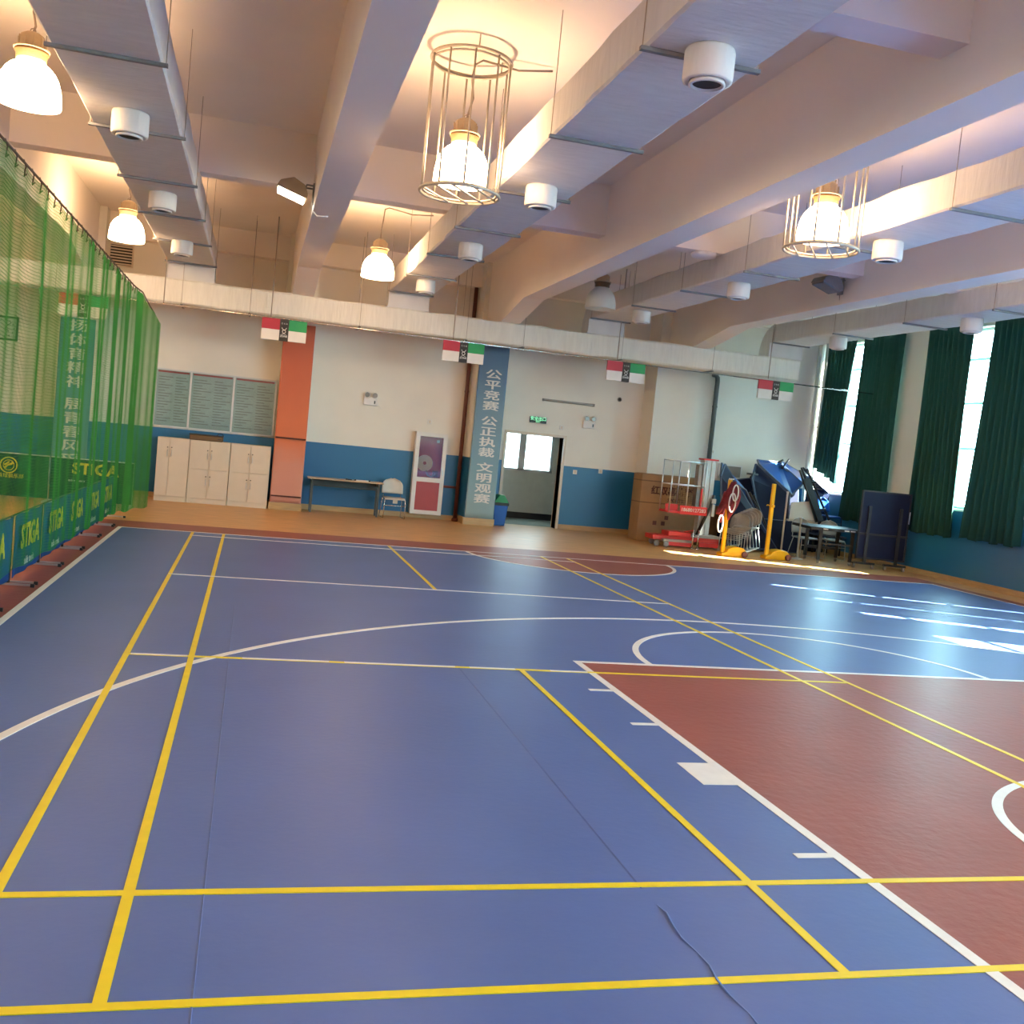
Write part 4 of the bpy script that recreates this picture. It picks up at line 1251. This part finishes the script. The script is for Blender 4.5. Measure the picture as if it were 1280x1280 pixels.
cg.parent = lf
x0, x1, y0, y1 = -0.60, 0.16, -0.20, 0.30
for z in (1.84, 1.34):
    MB().tube([(x0, y0, z), (x1, y0, z), (x1, y1, z), (x0, y1, z)], 0.016, 6, closed=True).build('cage_rail', 'steel', cg, smooth=True)
for x, y in ((x0, y0), (x1, y0), (x1, y1), (x0, y1), (-0.22, y0), (-0.22, y1)):
    MB().tube([(x, y, 0.76), (x, y, 1.84)], 0.014, 6).build('cage_post', 'steel', cg, smooth=True)
MB().bx(x0 - 0.01, x1 + 0.01, y0, y1, 0.74, 0.78).build('cage_floor', 'red_paint', cg)
MB().bx(-0.36, x1 + 0.10, y0 - 0.03, y0 - 0.015, 0.73, 0.91).build('front_board', 'red_paint', cg)
MB().bx(x0 - 0.04, -0.36, y0 + 0.1, y0 + 0.115, 0.75, 0.92).build('side_board', 'red_paint', cg)
text('lettering', '18680127283', 0.105, 'ink_white', cg, (-0.05, y0 - 0.032, 0.825), bold=0.002)
mesh = MB()
for k in range(9):
    z = 0.95 + k * 0.045
    mesh.tube([(-0.3, y1, z), (x1, y1, z)], 0.004, 4)
for k in range(10):
    x = -0.3 + k * 0.05
    mesh.tube([(x, y1, 0.92), (x, y1, 1.34)], 0.004, 4)
mesh.build('wire_mesh', 'brown_box', cg)
MB().bx(0.10, 0.14, y0 + 0.02, y0 + 0.04, 0.9, 1.3).build('red_upright', 'red_paint', cg)
for x, y in ((-0.72, -0.02), (-0.55, -0.14), (0.66, 0.0), (-0.68, 0.36), (0.66, 0.38)):
    q = MB().lathe([(0.02, -0.02), (0.06, -0.018), (0.065, -0.01), (0.065, 0.01), (0.06, 0.018), (0.02, 0.02)], (x, y, 0.065), 18, 'y').build('wheel', 'grey_metal', lf, smooth=True)
for x in (0.02, 0.14):
    MB().tube([(x, -0.20, 0.03), (x, -0.20, 0.42)], 0.016, 7).build('outrigger_jack', 'chrome', lf, smooth=True)
    MB().lathe([(0.05, 0.0), (0.045, 0.02), (0.015, 0.035)], (x, -0.20, 0.0), 14).build('jack_foot', 'chrome', lf, smooth=True)
    MB().tube([(x, -0.20, 0.40), (x - 0.2 if x < 0.1 else x + 0.04, -0.16, 0.36)], 0.012, 6).build('jack_handle', 'red_paint', lf)

# ------------------------------------------------------------------ badminton posts
def post(loc, label, rz=0.0):
    r = thing('net_post', label, 'net post', loc, 'yellow badminton net posts on wheels', rz)
    MB().bx(-0.02, 0.05, -0.035, 0.035, 0.02, 1.56).build('upright', 'yellow_paint', r, bevel=0.008)
    prof = [(-0.06, 0.0), (0.46, 0.0), (0.50, 0.05), (0.49, 0.13), (0.42, 0.19), (0.30, 0.215), (0.17, 0.20), (0.08, 0.15), (0.05, 0.10), (-0.06, 0.06)]
    MB().prism(prof, -0.13, 0.13, 'y').build('weighted_base', 'yellow_paint', r, bevel=0.02)
    for s in (-1, 1):
        MB().lathe([(0.025, -0.018), (0.065, -0.016), (0.07, 0), (0.065, 0.016), (0.025, 0.018)], (0.44, s * 0.15, 0.064), 18, 'y').build('wheel', 'pipe_brown', r, smooth=True)
    MB().lathe([(0.018, -0.05), (0.035, -0.052), (0.035, -0.085), (0.018, -0.09)], (0.015, 0.015, 1.10), 12, 'y').build('cleat_knob', 'yellow_paint', r, smooth=True)
    MB().tube([(-0.03, 0, 1.10), (-0.08, 0, 1.12), (-0.1, 0, 1.10)], 0.01, 6).build('rope_hook', 'yellow_paint', r)
    return r
post((10.22, 15.65, -0.006), 'yellow wheeled badminton post hung with the rolled maroon net')
post((11.24, 15.70, -0.006), 'yellow wheeled badminton post standing alone right of the hung net')
nt = thing('rolled_net', 'maroon badminton net gathered over the top of the left yellow post', 'net', (10.22, 15.60, 0.5))
rn = random.Random(3)
for k in range(7):
    x = -0.14 + 0.045 * k
    pts = []
    zt = 1.04 + rn.uniform(-0.05, 0.04) - abs(k - 4) * 0.05
    zb = rn.uniform(0.15, 0.5)
    for i in range(9):
        q = i / 8
        pts.append((x + 0.05 * math.sin(q * 4 + k) - 0.1 * q, -0.09 - 0.02 * (k % 2), zt + (zb - zt) * q))
    MB().tube(pts, [0.03, 0.05, 0.062, 0.066, 0.066, 0.062, 0.056, 0.045, 0.016], 7).build('net_fold', 'maroon', nt, smooth=True)
for cx, cz, a, b in ((-0.01 + 0.0, 0.60, 0.07, 0.19), (-0.22, 0.16, 0.055, 0.17), (0.04, 0.80, 0.06, 0.16)):
    MB().tube([(cx + a * math.cos(2 * PI * i / 24), -0.185, cz + b * math.sin(2 * PI * i / 24)) for i in range(24)], 0.014, 6, closed=True).build('white_band', 'band', nt, smooth=True)
MB().lathe([(0.055, -0.012), (0.055, 0.012)], (0.012, -0.0, 1.07), 12).build('tie', 'band', nt)

# ------------------------------------------------------------------ stacked wire chairs
for k in range(5):
    r = chair((10.78 + 0.045 * k, 16.55 - 0.0 * k, -0.006 + 0.0), 'grey wire-leg chair', 'chair_grey', -0.95, 'stack of grey chairs left of the yellow posts', 'steel')
    r.location = (10.97 + 0.05 * k, 16.62 - 0.03 * k, -0.006 + 0.035 * k)
    r['label'] = ['grey chair at the bottom of the stack between the yellow posts', 'second grey chair from the bottom of the stack between the yellow posts', 'middle grey chair of the stack between the yellow posts', 'second grey chair from the top of the stack between the yellow posts', 'topmost grey chair of the stack between the yellow posts'][k]

# ------------------------------------------------------------------ folded and piled table-tennis tables
def tt_board(name, cs, t, m, label, rails=True, edge='tt_edge', cat='table', group='folded table-tennis tables piled in the corner', legs=None):
    c0 = sum((Vector(c) for c in cs), Vector()) / len(cs)
    low = min(Vector(c).z for c in cs)
    org = Vector((c0.x, c0.y, max(low, 0) if low < 0.3 else c0.z))
    r = thing(name, label, cat, org, group)
    L = [Vector(c) - org for c in cs]
    MB().slab(L, t).build('table_half', m, r, bevel=0.004)
    ctr = sum(L, Vector()) / len(L)
    nrm = (L[1] - L[0]).cross(L[-1] - L[0]).normalized()
    for i in range(len(L)):
        a, b = L[i], L[(i + 1) % len(L)]
        inn = (ctr - (a + b) / 2).normalized() * 0.0
        MB().tube([a + nrm * t * 0.5, b + nrm * t * 0.5], 0.022, 6).build('edge_rail', edge, r)
    if rails:
        for f in (0.28, 0.72):
            a = L[0].lerp(L[1], f) - nrm * 0.05
            b = L[-1].lerp(L[-2], f) - nrm * 0.05
            MB().tube([a.lerp(b, 0.08), a.lerp(b, 0.92)], 0.02, 6).build('under_rail', 'black', r)
    for a, b in legs or ():
        MB().tube([Vector(a) - org, Vector(b) - org], 0.024, 6).build('leg', 'black', r, smooth=True)
    return r
# front board, standing on its corner and leaning right
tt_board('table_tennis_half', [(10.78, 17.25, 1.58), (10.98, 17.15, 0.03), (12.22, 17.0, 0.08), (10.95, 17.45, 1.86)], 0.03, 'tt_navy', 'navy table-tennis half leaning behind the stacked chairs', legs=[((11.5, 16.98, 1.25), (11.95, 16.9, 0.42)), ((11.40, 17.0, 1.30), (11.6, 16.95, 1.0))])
tt_board('table_tennis_half', [(10.83, 17.36, 1.60), (11.45, 17.30, 1.33), (12.22, 17.25, 0.12), (11.90, 17.72, 0.40), (10.96, 17.62, 1.87)], 0.03, 'tt_blue', 'bright blue table-tennis half with a peaked corner, lying against the navy one', rails=False)
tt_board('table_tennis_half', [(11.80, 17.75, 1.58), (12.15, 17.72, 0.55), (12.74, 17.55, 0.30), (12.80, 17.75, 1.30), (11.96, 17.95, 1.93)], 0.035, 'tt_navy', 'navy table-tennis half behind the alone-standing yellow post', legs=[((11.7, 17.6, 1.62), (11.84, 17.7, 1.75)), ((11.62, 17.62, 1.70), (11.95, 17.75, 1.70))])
tt_board('table_tennis_half', [(12.00, 17.88, 1.93), (12.84, 17.72, 1.30), (13.18, 17.86, 1.58), (12.82, 18.42, 2.02), (12.18, 18.30, 2.02)], 0.035, 'tt_blue', 'blue table-tennis half lying tilted on top of the pile in the sun', rails=False, legs=[((12.66, 18.2, 2.02), (12.78, 18.15, 2.10)), ((12.98, 18.25, 2.12), (12.74, 18.10, 1.90))])
tt_board('table_tennis_half', [(12.80, 18.25, 1.95), (13.20, 18.05, 1.55), (13.55, 18.3, 1.58), (13.62, 18.75, 1.82), (13.05, 18.70, 2.04)], 0.035, 'tt_blue', 'blue table-tennis half at the back of the pile against the corner', rails=False)
tt_board('table_tennis_half', [(13.60, 18.20, 1.72), (14.02, 18.10, 1.42), (14.06, 18.62, 1.46), (13.66, 18.72, 1.78)], 0.035, 'tt_blue', 'blue table-tennis half sloping down towards the curtain at the right end of the pile', rails=False)
bb = thing('brown_board', 'dark brown wooden board standing between the lift mast and the leaning navy table', 'board', (10.78, 17.62, -0.006))
MB().bx(-0.26, 0.26, -0.012, 0.012, 0.0, 0.92).build('board_panel', 'brown_box', bb, bevel=0.004)
MB().bx(-0.26, 0.26, 0.012, 0.05, 0.80, 0.86).build('batten', 'brown_box', bb)
MB().bx(-0.26, 0.26, 0.012, 0.05, 0.08, 0.14).build('batten', 'brown_box', bb)
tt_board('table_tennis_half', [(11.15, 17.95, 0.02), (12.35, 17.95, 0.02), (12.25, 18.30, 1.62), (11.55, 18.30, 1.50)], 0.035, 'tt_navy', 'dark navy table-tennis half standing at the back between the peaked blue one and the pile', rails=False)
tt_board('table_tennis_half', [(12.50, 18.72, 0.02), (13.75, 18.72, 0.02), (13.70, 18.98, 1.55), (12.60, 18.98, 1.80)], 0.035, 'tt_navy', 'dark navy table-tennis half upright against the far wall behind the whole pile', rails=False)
# black folding under-frame tipped over the pile
fr = thing('table_undercarriage', 'black folding steel under-frame leaning over the pile of tables', 'frame', (13.35, 17.45, 0.72), 'folded table-tennis tables piled in the corner')
for (a, b) in (((12.96, 17.62, 1.96), (13.52, 17.45, 0.74)), ((13.10, 17.62, 1.94), (13.72, 17.45, 0.82)), ((12.90, 17.58, 1.90), (13.40, 17.42, 0.76)), ((13.02, 17.6, 1.6), (13.30, 17.5, 1.66)), ((13.3, 17.5, 1.0), (13.60, 17.45, 1.06)), ((13.05, 17.7, 1.95), (13.45, 17.9, 1.72))):
    MB().tube([Vector(a) - Vector(fr.location), Vector(b) - Vector(fr.location)], 0.028, 7).build('frame_bar', 'black', fr, smooth=True)
MB().slab([Vector(p) - Vector(fr.location) for p in ((12.98, 17.55, 1.70), (13.36, 17.43, 0.74), (13.56, 17.43, 0.80), (13.16, 17.55, 1.74))], 0.02).build('web_plate', 'black', fr)
pn = thing('cream_panel', 'cream board standing under the pile of tables', 'board', (13.15, 17.55, 0.70))
MB().slab([(-0.42, -0.04, 0.06), (0.40, -0.06, 0.08), (0.26, 0.06, 0.52), (-0.34, 0.08, 0.44)], 0.02).build('board', 'cream', pn)
MB().bx(-0.42, 0.34, -0.02, 0.12, 0.0, 0.06).build('lower_rail', 'cream', pn)
ps = thing('paper_stack', 'sunlit sheaf of white sheets on the pile near the curtain', 'sheets', (13.93, 18.4, 1.45))
for k in range(4):
    MB().slab([(-0.22, -0.2, 0.05 + k * 0.055), (0.22, -0.22 + 0.02 * k, 0.02 + k * 0.055), (0.2, 0.2, 0.06 + k * 0.055), (-0.2, 0.22, 0.08 + k * 0.055)], 0.006).build('sheet', 'paper_white', ps)
MB().bx(-0.2, 0.2, -0.18, 0.18, -1.45, 0.03).build('stand_box', 'tt_navy', ps)
bch = chair((13.86, 17.75, 0.47), 'blue shell chair on the pile beside the sunny curtain gap', 'tt_blue', 0.3, None, 'black')
tt_board('table_tennis_half', [(13.7, 17.45, 0.42), (14.22, 17.45, 0.42), (14.22, 18.2, 0.42), (13.7, 18.2, 0.42)], 0.04, 'tt_navy', 'folded navy table half under the blue chair in the corner', rails=False, legs=[((13.78, 17.55, 0.42), (13.78, 17.55, 0)), ((14.15, 17.55, 0.42), (14.15, 17.55, 0)), ((13.78, 18.1, 0.42), (13.78, 18.1, 0)), ((14.15, 18.1, 0.42), (14.15, 18.1, 0))])
tt_board('table_tennis_half', [(11.95, 17.5, 0.02), (12.95, 17.4, 0.02), (12.95, 17.55, 0.70), (11.95, 17.65, 0.70)], 0.05, 'tt_navy', 'dark folded table half standing on edge under the pile', rails=False)

# chairs in front of the pile
chair((12.72, 16.75, -0.006), 'grey round-backed chair behind the two chrome stanchions', 'chair_grey', 0.1, None, 'steel')
chair((13.38, 16.72, -0.006), 'grey round-backed chair behind the flat table, right of the other grey one', 'chair_grey', -0.1, None, 'steel')
# chrome stanchions
def stanchion(x, y, h, label):
    r = thing('stanchion', label, 'stanchion', (x, y, -0.006), 'chrome stanchion posts by the tables')
    MB().lathe([(0.13, 0), (0.13, 0.012), (0.06, 0.03), (0.025, 0.045)], n=24).build('stanchion_base', 'aluminium', r, smooth=True)
    MB().lathe([(0.02, 0.04), (0.02, h - 0.03), (0.028, h - 0.025), (0.028, h)], n=14).build('stanchion_post', 'aluminium', r, smooth=True)
stanchion(11.90, 16.25, 1.42, 'taller chrome stanchion right of the lone yellow post')
stanchion(12.22, 16.12, 0.90, 'shorter chrome stanchion in front of the flat table')
# half-folded table: one half flat, the other upright on castors
ft = thing('table_tennis_table', 'dark table-tennis table half with the top lying flat', 'table', (12.9, 15.65, -0.006), None, -0.20)
MB().bx(-0.75, 0.42, -0.32, 0.85, 0.735, 0.76).build('table_half', 'tt_navy', ft, bevel=0.004)
MB().bx(-0.75, 0.42, -0.33, -0.31, 0.70, 0.755).bx(-0.75, 0.42, 0.84, 0.86, 0.70, 0.755).bx(-0.76, -0.74, -0.33, 0.86, 0.70, 0.755).bx(0.41, 0.43, -0.33, 0.86, 0.70, 0.755).build('apron', 'black', ft)
for x, y in ((-0.48, -0.15), (0.20, -0.15), (-0.48, 0.65), (0.20, 0.65)):
    lg = MB().bx(x - 0.03, x + 0.03, y - 0.03, y + 0.03, 0.08, 0.735).build('leg', 'black', ft)
    MB().lathe([(0.015, -0.02), (0.04, -0.018), (0.04, 0.018), (0.015, 0.02)], (x, y, 0.04), 14, 'x').build('castor', 'grey_metal', lg, smooth=True)
MB().bx(-0.48, 0.20, 0.63, 0.67, 0.25, 0.31).build('leg_brace', 'black', ft)
MB().bx(-0.48, 0.2, -0.19, -0.16, 0.40, 0.44).build('leg_brace', 'black', ft)
for x in (-0.50, -0.05, 0.08):
    MB().bx(x, x + 0.10, -0.334, -0.329, 0.722, 0.742).build('maker_plate', 'ink_white', ft)
vt = thing('rollaway_table', 'dark navy table-tennis half folded upright on castors before the curtain', 'table', (13.52, 15.10, -0.006), None, -0.20)
MB().bx(-0.52, 0.52, -0.045, -0.012, 0.70, 0.74).build('cross_rail', 'black', vt)
MB().bx(-0.50, 0.50, -0.012, 0.012, 0.22, 1.60).build('table_half', 'tt_navy', vt, bevel=0.004)
MB().bx(-0.52, -0.49, -0.03, 0.03, 0.20, 1.62).bx(0.49, 0.52, -0.03, 0.03, 0.20, 1.62).bx(-0.52, 0.52, -0.03, 0.03, 1.59, 1.62).bx(-0.52, 0.52, -0.03, 0.03, 0.20, 0.23).build('frame', 'black', vt)
for x in (-0.33, 0.33):
    MB().bx(x - 0.03, x + 0.03, -0.05, -0.012, 0.10, 1.30).build('upright', 'black', vt)
    q = MB().bx(x - 0.25, x + 0.22, -0.06, 0.0, 0.09, 0.13).build('foot_beam', 'black', vt)
    for s in (-0.22, 0.18):
        MB().lathe([(0.015, -0.02), (0.045, -0.018), (0.045, 0.018), (0.015, 0.02)], (x + s, -0.03, 0.046), 14, 'x').build('castor', 'grey_metal', q, smooth=True)
MB().bx(0.50, 0.52, -0.05, -0.02, 1.0, 1.25).build('latch', 'steel', vt)
